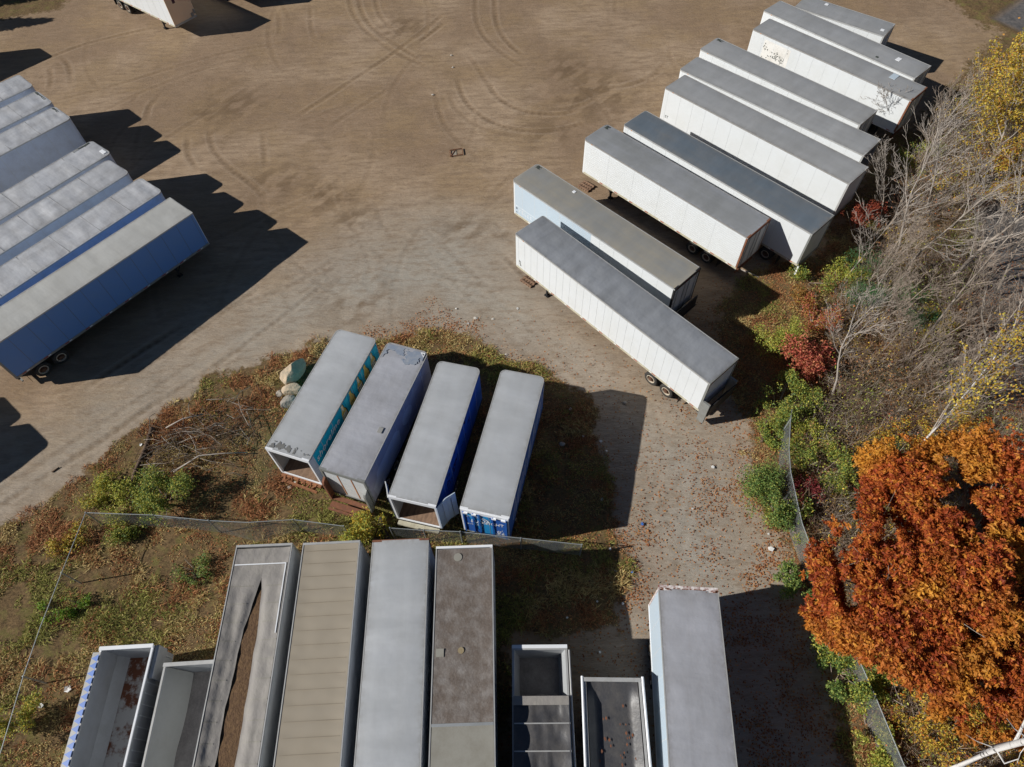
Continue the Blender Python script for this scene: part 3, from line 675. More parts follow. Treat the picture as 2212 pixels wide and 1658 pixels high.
# dark scorched front corners
for k, x, y, sx, sy in (('R4', 7.0, -.95, .5, .3), ('R9', 6.9, -1.0, .35, .3), ('R8', 7.0, -.95, .3, .4), ('L2', 7.1, .3, .16, 1.6), ('L3', 7.05, .7, .16, .8), ('L5', 6.3, 1.1, 1.4, .16)):
    mb = MB(); mb.grid(lambda u, q: (x-sx/2+sx*u+.04*math.sin(q*9), y-sy/2+sy*q+.04*math.sin(u*7), 4.13), 3, 3, 0, lambda u, q: vn(u*9, q*9, 1, 3) < .3); mb.build('scorch_mark', M['decal_dark'], TR[k])
# marker lights on rear headers / fronts
for key in ('R2','R3','R4','R5','R6','R7','R8','R9','R10','B7'):
    hl_, hw_ = dims(key); mm = MB()
    for y in (-1.1, -.2, 0, .2, 1.1): mm.box((-hl_-.03, y-.05, 4.02), (-hl_-.011, y+.05, 4.06))
    mm.build('marker_light', M['red'], TR[key])
    mm = MB(); s_ = 1
    for y in (-1, 1): mm.box((hl_-.9, y*(hw_+.001)-.02, 4.0), (hl_-.8, y*(hw_+.001)+.02, 4.05))
    mm.build('marker_light', M['amber'], TR[key])
# peeled header of B7: raised rust flakes
rg = np.random.RandomState(3); hl_, hw_ = dims('B7')
mm = MB()
for i in range(60):
    y = rg.uniform(-hw_, hw_); x = -hl_+rg.uniform(0, .1); mm.box((x-.012-rg.rand()*.02, y-.05*rg.rand()-.02, 4.1), (x+.012+rg.rand()*.02, y+.06*rg.rand()+.02, 4.112))
for y0_ in (-.55, -.15, .2, .6):
    for dy, x in ((-.1, 0), (.1, 0), (0, .03)): mm.box((-hl_-.012+x, y0_+dy-.04, 4.1), (-hl_+.05+x, y0_+dy+.04, 4.113))
mm.build('rust_patch', M['rust'], TR['B7'])
MB().box((-hl_-.15, -hw_, 4.03), (-hl_-.013, hw_, 4.08)).build('rear_header', M['peel'], TR['B7'])
# ribbed side of R8: horizontal ribs in the panel
mm = MB(); hl_, hw_ = dims('R8')
for s in (-1, 1):
    for k in range(15): mm.box((-hl_+.13, min(s*hw_, s*(hw_+.012)), 1.4+k*.172), (hl_-.3, max(s*hw_, s*(hw_+.012)), 1.43+k*.172))
mm.build('side_rib', M['white2'], TR['R8'])
# R3 flaking black lettering (flakes of worn decal) on the camera side, near the front
hl_, hw_ = dims('R3'); mm = MB(); rg = np.random.RandomState(8)
sd3 = 1
for i in range(420):
    x = hl_-1.5-rg.rand()*2.3; z = 1.5+rg.rand()*2.1
    if fbm(np.array(x*1.0), np.array(z*1.0), .55, 12, 3) < .52: continue
    dx, dz = rg.uniform(.015, .09), rg.uniform(.02, .10)
    for s in (sd3,): mm.box((x, hw_, z), (x+dx, hw_+.006, z+dz))
mm.build('worn_lettering', M['decal_dark'], TR['R3'], kind='stuff')
MB().box((hl_-4.0, hw_, 1.4), (hl_-1.4, hw_+.003, 3.75)).build('faded_decal_ground', surf('decal_ghost', (.73,.72,.69,1), .6, amt=.3), TR['R3'])
# text
def text(parent, s, size, loc, rot, mat, name='lettering', shear=0., ext=.004, sx=1.):
    c = bpy.data.curves.new('t', 'FONT'); c.body = s; c.size = size; c.shear = shear; c.extrude = ext; c.space_character = 1.08; c.offset = .006*size
    c.resolution_u = 3
    o = bpy.data.objects.new('t', c); SC.collection.objects.link(o)
    dg = bpy.context.evaluated_depsgraph_get(); me = bpy.data.meshes.new_from_object(o.evaluated_get(dg)); bpy.data.objects.remove(o)
    me.materials.clear(); me.materials.append(M[mat])
    q = link(name, me, parent); q.location = loc; q.rotation_euler = rot; q.scale = (sx, 1, 1); return q
# ---- C1: shoreline side. right side (photo) is local -y
hl_, hw_ = dims('C1'); t = TR['C1']; ysd = -hw_
text(t, 'shoreline', .66, (-hl_+.5, ysd-.012, 2.95), (R(90), 0, 0), 'decal_white', shear=.25)
bott = [(-.27, 0), (.27, 0), (.27, .85), (.24, 1.0), (.11, 1.3), (.10, 1.64), (-.10, 1.64), (-.11, 1.3), (-.24, 1.0), (-.27, .85)]
for i, x in enumerate((3.75, 4.75, 5.75, 6.65, 7.55)):
    x = -hl_+x; z0 = 2.12
    m = MB(); m.add([(x+a*1.12+.03, ysd-.003, z0-.03+b*1.02) for a, b in bott], [tuple(range(10))], 0)
    m.add([(x+a, ysd-.006, z0+b) for a, b in bott], [tuple(range(10))], 1)
    if i % 2 == 0:
        m.add([(x-.2, ysd-.009, z0+.30), (x+.2, ysd-.009, z0+.30), (x+.24, ysd-.009, z0+.88), (x-.24, ysd-.009, z0+.88)], [(0,1,2,3)], 2)
        m.add([(x-.06, ysd-.009, z0+1.1), (x+.07, ysd-.009, z0+1.1), (x+.06, ysd-.009, z0+1.6), (x-.06, ysd-.009, z0+1.6)], [(0,1,2,3)], 2)
    bo = m.build('bottle_picture', [M['glassdark'], M['gold'], M['label']], t)
    text(bo, 'Corona', .15, (x-.24, ysd-.014, z0+.66), (R(90), 0, 0), 'decal_dark' if i % 2 == 0 else 'glassdark'); text(bo, 'Extra', .13, (x-.16, ysd-.014, z0+.46), (R(90), 0, 0), 'decal_dark' if i % 2 == 0 else 'glassdark')
    MB().box((x+.36, ysd-.004, 1.3), (x+.66, ysd, 3.7)).build('pale_stripe', M['teal_pale'], t)
MB().box((-hl_-.0, ysd-.02, 1.0), (-hl_+.42, ysd-.0135, 3.82)).build('corner_post', M['pale_blue'], t)
# dirt along the rear of its roof
mb = MB(); mb.grid(lambda u, q: (-hl_+.12+.6*u, -hw_+.15+(2*hw_-.3)*q, 3.985), 40, 160, 0, lambda u, q: float(fbm(u*3, q*16, 1, 3, 4)) < .42+.28*abs(u-.3)*2); mb.build('roof_dirt', surf('roof_grime', (.16,.16,.155,1), .7), t)
# rear platform wreck
M['rust_mid'] = surf('rust_brown_steel', (.32, .13, .05, 1), .8, 0, dirt=(.14,.055,.03,1), amt=.9, sc=6)
def scrap(t, hl_, hw_, n_, seed, name='broken_bumper'):
    rg = np.random.RandomState(seed); m = MB()
    m.obox((-hl_-.5, -hw_+.1, .95), (-hl_-.4, hw_-.3, .98), .12, .14); m.obox((-hl_-.1, -hw_+.05, .92), (-hl_-.1, hw_-.05, .92), .16, .16)
    for k in range(n_):
        y = -hw_+.3+k*(2*hw_-.6)/(n_-1); m.obox((-hl_, y, .95), (-hl_-.48, y+rg.uniform(-.3, .3), .9+rg.uniform(-.1, .15)), .10, .10)
        m.obox((-hl_-.1, y, 1.0), (-hl_-.4, y+rg.uniform(-.2, .2), .75), .06, .16)
    m.build(name, M['rust_mid'], t)
scrap(t, hl_, hw_, 6, 4)
# ---- C2
hl_, hw_ = dims('C2'); t = TR['C2']
for s in (-1, 1):
    m = MB(); m.add([(-hl_-.04, s*(hw_-.02), .75), (-hl_-.38, s*(hw_-.02), .75), (-hl_-.38, s*(hw_-.02), 2.7), (-hl_-.30, s*(hw_-.02), 2.9), (-hl_-.04, s*(hw_-.02), 3.05)]
          +[(-hl_-.04, s*(hw_-.14), .75), (-hl_-.38, s*(hw_-.14), .75), (-hl_-.38, s*(hw_-.14), 2.7), (-hl_-.30, s*(hw_-.14), 2.9), (-hl_-.04, s*(hw_-.14), 3.05)],
          [(0,1,2,3,4), (9,8,7,6,5), (0,5,6,1), (1,6,7,2), (2,7,8,3), (3,8,9,4), (4,9,5,0)]); m.build('lift_gate_post', M['rust'] if s > 0 else M['grey_steel'], t)
m = MB(); m.box((-hl_-.75, -hw_+.1, .62), (-hl_-.40, hw_-.1, .70)); m.box((-hl_-.9, -hw_+.05, .5), (-hl_-.78, hw_-.05, .62)); m.box((-hl_-.35, -hw_+.15, .8), (-hl_-.1, hw_-.15, .9)); m.build('lift_gate', M['rust'], t)
m = MB()
for y in (.35, -.45): m.box((-hl_+.015, y-.03, 1.2), (-hl_+.029, y+.03, 3.6))
m.build('rust_streak', M['rust_bright'], t)
m = MB(); m.box((-hl_+2.9, -hw_+.35, 3.98), (-hl_+3.25, -hw_+.6, 4.01)); m.build('roof_hatch', M['roof_tan'], t)
m = MB(); m.add([(hl_-.45, -hw_+.12, 3.995), (hl_-.12, -hw_+.14, 3.995), (hl_-.16, -hw_+.42, 3.995)], [(0,1,2)]); m.build('roof_sticker', M['decal_white'], t); m = MB().add([(hl_-.36, -hw_+.17, 4.0), (hl_-.2, -hw_+.18, 4.0), (hl_-.22, -hw_+.3, 4.0)], [(0,1,2)]); m.build('roof_sticker', M['decal_dark'], t)
m = MB(); m.grid(lambda u, q: (hl_-1.75+1.6*u, -hw_+.1+(2*hw_-.2)*q, 3.99), 110, 150, 0, lambda u, q: float(fbm(u*5, q*8, 1.3, 5, 5))+.42*u-.24 < .5); m.build('peeled_film', M['blue_film'] if 'blue_film' in M else surf('blue_roof_film', (.27, .32, .40, 1), .3, .2, dirt=(.40,.42,.45,1), amt=.9, sc=3), t)
pan = surf('pale_violet_decal', (.56, .57, .62, 1), .35, amt=.25)
m = MB(); P = [(.5,1.25),(.4,2.2),(.95,2.5),(1.1,2.95),(2.3,3.05),(3.6,3.15),(4.0,2.7),(3.9,1.9),(3.4,1.5)]
m.add([(-hl_+a, -hw_-.004, b) for a, b in P], [tuple(range(len(P)))]); m.add([(-hl_+5.1+.65*math.cos(i*.52), -hw_-.004, 2.6+.6*math.sin(i*.52)) for i in range(12)], [tuple(range(12))]); m.build('side_lettering', pan, t)
# ---- C3
hl_, hw_ = dims('C3'); t = TR['C3']
def swung(t, s, ang, mat, hl_, hw_, z0=1.1, z1=3.8, wd=1.15, name='rear_door', bend=0.):
    a = R(ang); dx, dy = math.cos(a), math.sin(a)*s; h = np.array([-hl_-.02, s*(hw_+.03)])
    p = h+np.array([dx, dy])*wd; mid = h+np.array([dx, dy])*wd*.55+np.array([-dy, dx])*bend*-s
    m = MB()
    for a_, b_ in ((h, mid), (mid, p)): m.obox((a_[0], a_[1], (z0+z1)/2), (b_[0], b_[1], (z0+z1)/2), .05, z1-z0)
    d = m.build(name, mat, t); mm = MB()
    for f in (.3, .75):
        q = h+np.array([dx, dy])*wd*f; mm.cyl((q[0]+.04*dy, q[1]-.04*dx, (z0+z1)/2), (0,0,1), .018, z1-z0-.1, 6)
    mm.build('lock_rod', M['galv'], d); return d
swung(t, 1, 28, M['white2'], hl_, hw_, wd=.95, bend=.02); swung(t, -1, 32, M['pale_blue'], hl_, hw_, wd=1.25, bend=.10)
rg = np.random.RandomState(18); mm = MB()
for i in range(520):
    x = -hl_+1.6+rg.rand()*4.6; z = 2.3+rg.rand()*1.4
    if float(fbm(x, z, .42, 15, 3)) < .54: continue
    mm.box((x, -hw_-.005, z), (x+rg.uniform(.02, .12), -hw_, z+rg.uniform(.03, .16)))
mm.build('scuffed_lettering', M['decal_maroon'], t)
m = MB(); m.box((-hl_-.3, -hw_+.1, .85), (-hl_-.05, hw_-.1, .97)); m.build('rear_step', M['cream_rail'], t)
# ---- C4: rear graphics on the doors (rear faces local -x). seen from behind, reading direction is -y
hl_, hw_ = dims('C4'); t = TR['C4']; xr = -hl_-.05
def rearpt(y, z, d=0.): return (xr-d, y, z)
m = MB()
MB().box((xr+.012, -hw_+.12, 1.12), (xr+.044, hw_-.12, 3.66)).build('door_graphic', M['beer_cyan'], t)
def swoosh(cy, cz, ry, rz, t0, t1, w0, w1, mat, d, n_=22):
    m = MB(); P = []
    for i in range(n_+1):
        q = t0+(t1-t0)*i/n_; w_ = w0+(w1-w0)*abs(i/n_-.5)*2
        P.append(((cy+(ry+w_)*math.cos(q)), cz+(rz+w_*.6)*math.sin(q))); P.append(((cy+(ry-w_)*math.cos(q)), cz+(rz-w_*.6)*math.sin(q)))
    m.add([rearpt(a, b, d) for a, b in P], [(2*i, 2*i+1, 2*i+3, 2*i+2) for i in range(n_)]); return m.build('swoosh', M[mat], t)
m = MB(); m.add([rearpt(y, z, .004) for y, z in ((hw_-.13, 3.2), (hw_-.13, 1.2), (.25, 1.2), (.7, 2.4), (.9, 3.2))], [(0,1,2,3,4)]); m.add([rearpt(y, z, .004) for y, z in ((-.25, 3.62), (-hw_+.13, 3.62), (-hw_+.13, 1.2), (-.6, 1.2))], [(0,1,2,3)]); m.build('dark_blue_field', M['beer_blue'], t)
swoosh(.45, 2.95, .62, .42, R(20), R(300), .05, .015, 'decal_white', .008); swoosh(.45, 2.95, .45, .28, R(60), R(250), .04, .01, 'decal_white', .01)
text(t, 'BUD LIGHT', .46, rearpt(.80, 2.50, .012), (R(90), R(-7), R(-90)), 'decal_white', shear=.3, sx=.72)
text(t, 'BUD LIGHT', .16, rearpt(1.0, 2.15, .012), (R(90), R(-7), R(-90)), 'pale_blue', shear=.2)
rg = np.random.RandomState(5); m = MB()
for i in range(70):
    a = rg.uniform(R(100), R(165)); d_ = rg.rand()**.6*.9; y = -1.0-d_*math.cos(a)*.6-.02; z = 1.3+d_*math.sin(a); s_ = rg.uniform(.015, .05)
    if -hw_+.14 < y < hw_-.14: m.add([rearpt(y-s_, z, .012), rearpt(y, z-s_, .012), rearpt(y+s_, z, .012), rearpt(y, z+s_*1.6, .012)], [(0,1,2,3)])
m.build('ice_splash', M['decal_white'], t)
m = MB()
for y in (.62, .3, -.42, -hw_+.15, hw_-.15): m.box((xr-.06, y-.035, 1.15), (xr-.02, y+.035, 3.75), 0)
m.build('door_rod', M['beer_blue'], t)
m = MB()
for y in (1.0, .55, -.5, -1.0): m.box((xr-.09, y-.12, 3.62), (xr-.0, y+.12, 3.74))
m.build('hinge_block', M['decal_white'], t)
MB().box((-hl_-.07, -hw_+.02, 3.66), (-hl_-.013, hw_-.02, 3.94)).build('rear_header', M['decal_white'], t)
# white streaks on its dark side
rg = np.random.RandomState(77); mm = MB()
for k in range(14):
    x = -hl_+.8+k*.55; mm.obox((x, -hw_-.004, 1.6+rg.rand()*.3), (x+rg.uniform(.3, .8), -hw_-.004, 3.0+rg.rand()*.5), .006, rg.uniform(.05, .14), up=(1, 0, 0))
mm.build('side_lettering', M['decal_white'], t)
for key in ('C3', 'C4'):
    hl_, hw_ = dims(key); mm = MB()
    mm.box((-hl_-.02, -hw_-.0125, 1.0), (-hl_+.3, -hw_-.001, 3.85)); mm.build('corner_post', M['beer_blue'], TR[key])
# ---- lift gate on R10: near side is local +y
hl_, hw_ = dims('R10'); t = TR['R10']
for s in (-1, 1):
    y0, y1 = sorted((s*(hw_+.03), s*(hw_-.09))); MB().box((-hl_-.50, y0, .35), (-hl_-.02, y1, 2.3)).build('lift_gate_post', M['grey_steel'], t)
m = MB(); m.box((-hl_-.56, -hw_+.1, 1.05), (-hl_-.50, hw_-.1, 2.1)); m.box((-hl_-.46, -hw_+.1, .95), (-hl_-.2, hw_-.1, 1.05)); m.build('lift_gate', M['black'], t)
hl_, hw_ = dims('R9'); t = TR['R9']
m = MB(); m.box((-hl_-.5, -hw_+.05, .9), (-hl_-.06, hw_-.05, 1.0)); m.box((-hl_-.45, -hw_+.1, 1.0), (-hl_-.38, hw_-.1, 1.9)); m.build('lift_gate', M['black'], t)
MB().box((hl_-7.6, hw_-.001, 1.32), (hl_-.3, hw_+.0045, 3.99)).build('pale_blue_panel', M['pale_blue'], t)
rg = np.random.RandomState(2); mm = MB(); x = hl_-.75
while x > hl_-5.2:
    z = 1.62; k = rg.randint(3); a = .14+.06*rg.rand()
    mm.box((x-.035, hw_+.0046, z), (x, hw_+.0075, z+.26))
    if k != 1: mm.box((x-a, hw_+.0046, z+.22), (x-.036, hw_+.0075, z+.26))
    if k != 0: mm.box((x-a, hw_+.0046, z), (x-.036, hw_+.0075, z+.04))
    x -= a+.12+(.3 if rg.rand() < .2 else 0)
mm.box((hl_-7.5, hw_+.0046, 2.05), (hl_-.35, hw_+.0075, 2.08)); mm.build('faded_lettering', surf('faded_decal', (.74,.77,.80,1), .5, amt=.5, sc=4), t)
mm = MB(); mm.box((hl_-.55, hw_+.0046, 1.75), (hl_-.40, hw_+.008, 1.92)); mm.box((hl_-.53, hw_+.0046, 1.42), (hl_-.42, hw_+.008, 1.52)); mm.build('small_sticker', M['seam_dark'], t)
hl_, hw_ = dims('R7'); t = TR['R7']
m = MB(); m.box((-hl_-.15, hw_-.1, .35), (-hl_-.03, hw_-.02, 1.14)); m.build('corner_bracket', M['decal_white'], t)
hl_, hw_ = dims('R6'); text(TR['R6'], 'ST', .32, (hl_-.5, hw_+.004, 1.7), (R(90), 0, R(180)), 'decal_dark', name='lettering')
hl_, hw_ = dims('R10'); mm = MB(); mm.add([(hl_-.42, hw_+.004, 1.98), (hl_-.62, hw_+.004, 1.82), (hl_-.44, hw_+.004, 1.74)], [(0,1,2)]); mm.box((hl_-.60, hw_, 1.60), (hl_-.46, hw_+.005, 1.70)); mm.box((hl_-.63, hw_, 1.48), (hl_-.52, hw_+.005, 1.57)); mm.build('small_emblem', M['decal_dark'], TR['R10'])
# ---- L8: rear door swung straight back, other half closed
hl_, hw_ = dims('L8'); t = TR['L8']
d = MB().box((-hl_-1.24, hw_-.045, 1.2), (-hl_-.02, hw_+.0, 3.95)).build('rear_door', M['grey_steel'], t); mm = MB()
for x in (-.3, -.9): mm.cyl((-hl_+x, hw_+.03, 2.5), (0,0,1), .02, 2.9, 6)
mm.build('lock_rod', M['galv'], d)
MB().box((-hl_-.004, -hw_+.1, 1.2), (-hl_+.05, -.01, 3.9)).build('rear_door', M['grey_steel'], t)
# ---- TL: connector box on the tan nose
for key in ('TL',):
    hl_, hw_ = dims(key); t = TR[key]; m = MB(); m.box((hl_+.001, .75, 1.35), (hl_+.12, 1.0, 1.65)); m.box((hl_+.001, 1.1, 1.5), (hl_+.10, 1.25, 1.9)); m.build('air_connector', M['grey_steel'], t)
    m = MB(); m.box((hl_+.001, -hw_, 1.14), (hl_+.03, hw_, 1.3)); m.build('nose_rail', M['galv'], t)
    m = MB(); m.box((hl_+.001, -.6, 3.1), (hl_+.01, -.3, 3.45)); m.build('sticker', M['decal_maroon'], t)
# ------------------------------------------------------------------ open top trailers
leaf_floor = NT('leafy_trailer_floor'); v = leaf_floor.vec(); leaf_floor.col(leaf_floor.mix(leaf_floor.ramp(leaf_floor.noise(.6, 6, .7, v), .47, .55), (.50, .485, .46, 1), (.17, .06, .03, 1))); leaf_floor.b.inputs['Roughness'].default_value = .9
M['leaf_floor'] = leaf_floor.m
M['asph_floor'] = surf('crusted_dark_floor', (.22, .20, .19, 1), .9, 0, dirt=(.38, .35, .32, 1), amt=.9, sc=1.2, bump=.03)
M['wall_gray'] = surf('aluminium_wall', (.46, .48, .50, 1), .5, .2, amt=.3)
M['tarp_black'] = surf('black_vinyl_tarp', (.055, .055, .06, 1), .45, 0, dirt=(.12,.11,.10,1), amt=.6, sc=1.5, bump=.02, bsc=3)
M['stripe_blue'] = surf('blue_tarp_roll', (.06, .16, .50, 1), .5)
def open_trailer(key, label, c0, ang, W, L, H, zf, inner='wall_gray', floor='leaf_floor', rim='decal_white', out='wall_gray', th=.07, slope=.0, group='open topped trailers along the bottom edge'):
    a = R(ang); u = np.array([math.cos(a), math.sin(a)]); v = np.array([-math.sin(a), math.cos(a)])
    c = np.array(c0)[:2]+u*L/2+v*W/2; t = empty('open_trailer', (c[0], c[1], 0), a, label=label, cat='trailer', group=group); TR[key] = t
    hl, hw = L/2, W/2
    for s in (-1, 1):
        m = MB(); y0 = s*hw; y1 = s*(hw-th); yb = s*(hw-th-slope)
        m.add([(-hl,y0,zf),(hl,y0,zf),(hl,y0,H),(-hl,y0,H),(-hl,yb,zf),(hl,yb,zf),(hl,y1,H),(-hl,y1,H)], [(0,1,2,3),(7,6,5,4),(0,3,7,4),(1,5,6,2),(3,2,6,7)]); m.build('side_wall', M[out], t)
        m = MB(); k = int(L/.45)
        for i in range(k): x = -hl+.2+i*.45; m.box((x-.02, min(s*hw, s*(hw+.03)), zf+.05), (x+.02, max(s*hw, s*(hw+.03)), H-.13))
        m.build('side_rib', M['seam'], t)
        m = MB(); m.box((-hl, min(s*(hw-.07), s*(hw+.02)), H), (hl, max(s*(hw-.07), s*(hw+.02)), H+.07)); m.build('top_rail', M[rim], t)
    for s, nm in ((-1, 'end_wall'), (1, 'front_wall')):
        m = MB(); m.box((min(s*hl, s*(hl-.07)), -hw+th, zf), (max(s*hl, s*(hl-.07)), hw-th, H-.001)); m.build(nm, M[inner], t)
        m = MB(); m.box((min(s*(hl+.05), s*(hl-.12)), -hw-.03, H+.001+.07), (max(s*(hl+.05), s*(hl-.12)), hw+.02, H+.13)); m.build('end_rail', M[rim], t)
    MB().box((-hl+.07, -hw+th, zf-.04), (hl-.07, hw-th, zf+.06)).build('floor', M[floor], t)
    m = MB()
    for s in (-.48, .48): m.box((-hl+.3, s-.06, zf-.36), (hl-1, s+.06, zf-.041))
    m.build('under_frame', M['black'], t); wm = wheel_meshes()
    for x in (-hl+1.6, -hl+2.9):
        for s in (-1, 1):
            o = link('wheel', wm['tyre'], t); o.location = (x, s*(hw-.0), 0); o.scale = (1, s, 1); link('rim', wm['rim'], o)
    return t
t = open_trailer('A1', 'open topped trailer with leaves inside and a blue and white zigzag roll on its rim', at(219, 1401, 3.25), -88.5, 2.42, 13, 3.25, 1.2)
hl_, hw_ = 6.5, 1.21
m = MB(); N = 40
for i in range(N): # zigzag roll
    x0 = -hl_+.3+i*.32
    m.add([(x0, -hw_+.09, 3.46), (x0+.16, -hw_-.24, 3.40), (x0+.33, -hw_+.09, 3.46)], [(0,1,2)], 1)
m.box((-hl_+.2, -hw_-.25, 3.33), (hl_, -hw_+.11, 3.385), 0)
m.build('tarp_roll', [M['alu'], M['stripe_blue']], t)
m = MB(); m.grid(lambda u, q: (-hl_+.07+(2*hl_-.2)*u, -hw_+.075+.30*q, 1.9-.62*q), 4, 1); m.build('inner_chute', M['wall_gray'], t)
m = MB(); m.box((-hl_-.02, hw_+.035, 2.3), (-hl_+1.4, hw_+.20, 3.15)); m.build('control_box', M['wall_gray'], t)
t = open_trailer('A2', 'open topped trailer with a crusted dark floor, touching the trailer with the torn tarp', at(357, 1436, 3.05), -88.3, 2.5, 13, 3.05, 1.3, inner='wall_gray', floor='asph_floor', rim='alu', slope=.0)
rgx = 7
m = MB(); m.grid(lambda u, q: (-6.4+12.8*u, -1.18+(.50+.04*math.sin(u*17)+.10*float(vn(u*22, 1, 2)))*q, 2.98-1.4*q-.2*q*q), 60, 6); m.build('hanging_liner', surf('pale_grey_liner', (.38,.385,.37,1), .6, amt=.2), t, smooth=True)
t = open_trailer('B5', 'dump trailer with a black roll tarp covering all but its far end', at(1107, 1400, 3.2), -91.3, 2.48, 11, 3.2, 1.2, inner='wall_gray', floor='asph_floor', rim='alu', slope=.25, group='dump trailers along the bottom edge')
hl_, hw_ = 5.5, 1.24
z_t = at(1110, 1507, 3.3); xt = -hl_+float(np.hypot(*(z_t-at(1107, 1400, 3.3))[:2]))
def tb(u, q):
    x = xt+(hl_-xt)*u; y = -hw_+.03+(2*hw_-.06)*q; e = min(1, 5*min(q, 1-q)); b = abs(math.sin(math.pi*(x-xt)/1.05))
    return (x, y, 3.36-e*(.05+.10*b)+.05*e*(float(fbm(x*.8, y*2.2, .5, 31, 3))-.5)*2)
MB().grid(tb, 90, 26).build('roll_tarp', M['tarp_black'], t, smooth=True)
x = xt
while x < hl_: MB().obox((x, -hw_-.0, 3.33), (x, hw_+.0, 3.33), .05, .05).build('tarp_bow', M['alu'], t); x += 1.05
MB().box((xt-.02, -hw_+.02, 3.35), (xt+.34, hw_-.02, 3.38)).build('tarp_hem', M['tarp_grey'], t)
m = MB(); m.box((-hl_-.10, -hw_-.02, 3.0), (-hl_+.05, hw_+.02, 3.34)); m.build('tailgate_top', M['decal_white'], t)
MB().tube([(-hl_+.1, hw_+.1, 3.2), (hl_, hw_+.14, 3.2)], .05, 8).build('tarp_roller', M['alu'], t)
t = open_trailer('B6', 'short dump trailer with a sagging dark tarp dotted with leaves, left of a white trailer', at(1262, 1467, 3.0), -92.4, 2.5, 9, 3.0, 1.2, inner='black', floor='asph_floor', rim='alu', group='dump trailers along the bottom edge')
hl_, hw_ = 4.5, 1.25
MB().grid(lambda u, q: (-hl_+.1+8.7*u, -hw_+.12+(2*hw_-.24)*q, 2.93-.30*min(1, 6*min(q, 1-q))*min(1, 10*u)+.05*float(fbm(u*12, q*3, .8, 6))), 60, 18).build('tarp', M['tarp_black'], t, smooth=True)
rg = np.random.RandomState(4); m = MB()
for i in range(60):
    x = -hl_+.2+rg.rand()**1.6*8; y = rg.uniform(-hw_+.3, hw_-.3); s_ = .05+.04*rg.rand(); m.add([(x-s_, y, 2.735), (x, y-s_*.6, 2.735), (x+s_, y, 2.745), (x, y+s_*.6, 2.735)], [(0,1,2,3)])
m.build('leaf_scatter', M['rust'], t, kind='stuff')
for s in (-1, 1): MB().tube([(-hl_-.1, s*(hw_+.1), 3.1), (hl_, s*(hw_+.12), 3.1)], .06, 8).build('tarp_roller', M['decal_white'], t)
# ------------------------------------------------------------------ leaves and trees
def leafmat(name, trans=.35, rough=.6):
    n = NT(name); a = n.n('ShaderNodeAttribute', attribute_name='leafcol')
    n.col(a.outputs['Color']); n.b.inputs['Roughness'].default_value = rough; n.b.inputs['Specular IOR Level'].default_value = .25
    tr = n.n('ShaderNodeBsdfTranslucent'); n.l(a.outputs['Color'], tr.inputs['Color'])
    mx = n.n('ShaderNodeMixShader'); mx.inputs[0].default_value = trans
    n.l(n.b.outputs[0], mx.inputs[1]); n.l(tr.outputs[0], mx.inputs[2]); n.l(mx.outputs[0], n.out.inputs[0]); return n.m
M['leaf'] = leafmat('autumn_leaf'); M['blade'] = leafmat('dry_weed_blade', .2, .8)
def fastmesh(name, co, k, cols=None, mat=None):
    """co: (N,k,3) separate k-gons with one colour each"""
    N = len(co); me = bpy.data.meshes.new(name)
    me.vertices.add(N*k); me.vertices.foreach_set('co', co.astype('f4').ravel())
    me.loops.add(N*k); me.loops.foreach_set('vertex_index', np.arange(N*k, dtype='i4'))
    me.polygons.add(N); me.polygons.foreach_set('loop_start', np.arange(0, N*k, k, dtype='i4'))
    if cols is not None:
        a = me.attributes.new('leafcol', 'FLOAT_COLOR', 'POINT'); c = np.ones((N, k, 4), 'f4'); c[:, :, :3] = cols[:, None, :]
        a.data.foreach_set('color', c.ravel())
    me.update(calc_edges=True)
    if mat: me.materials.append(mat)
    return me
def unit(v): return v/(np.linalg.norm(v, axis=-1, keepdims=True)+1e-9)
def leaves(rg, C, length, width, cols, up=.5, dirs=None, droop=0.):
    """kite-shaped leaves starting at points C"""
    N = len(C); d = unit(rg.normal(size=(N, 3))) if dirs is None else unit(dirs+rg.normal(size=(N, 3))*.25)
    d[:, 2] -= droop; d = unit(d); nrm = unit(rg.normal(size=(N, 3))*(1-up)+np.array([-.3, -.05, 1])*up*1.6); s = unit(np.cross(nrm, d)); n2 = np.cross(d, s)
    L = length*rg.uniform(.7, 1.3, (N, 1)); W = width*rg.uniform(.7, 1.3, (N, 1))
    return np.stack([C, C+d*L*.5+s*W*.5+n2*L*.08, C+d*L-n2*L*.05, C+d*L*.5-s*W*.5+n2*L*.08], 1)
def pick(rg, N, pal, jit=.18):
    pal = np.array(pal, float); i = rg.randint(len(pal), size=N); c = pal[i]*rg.uniform(1-jit, 1+jit, (N, 1))
    return np.clip(c*(1+rg.uniform(-.06, .06, (N, 3))), 0, 1)
def blob_points(rg, blobs, n, shell=.55):
    """points through the outer part of several uneven clumps"""
    vol = np.array([b[3]**2 for b in blobs]); vol = vol/vol.sum(); out = []
    for b, f in zip(blobs, vol):
        k = int(n*f)+1; d = unit(rg.normal(size=(k, 3))); r = b[3]*(shell+(1-shell)*rg.rand(k, 1)**.7)*(1+.22*np.sin(d[:, :1]*5+b[0])+.15*np.sin(d[:, 1:2]*7+b[1]))
        p = np.array(b[:3])+d*r*np.array([1, 1, b[4] if len(b) > 4 else .8]); out.append(p)
    return np.concatenate(out)
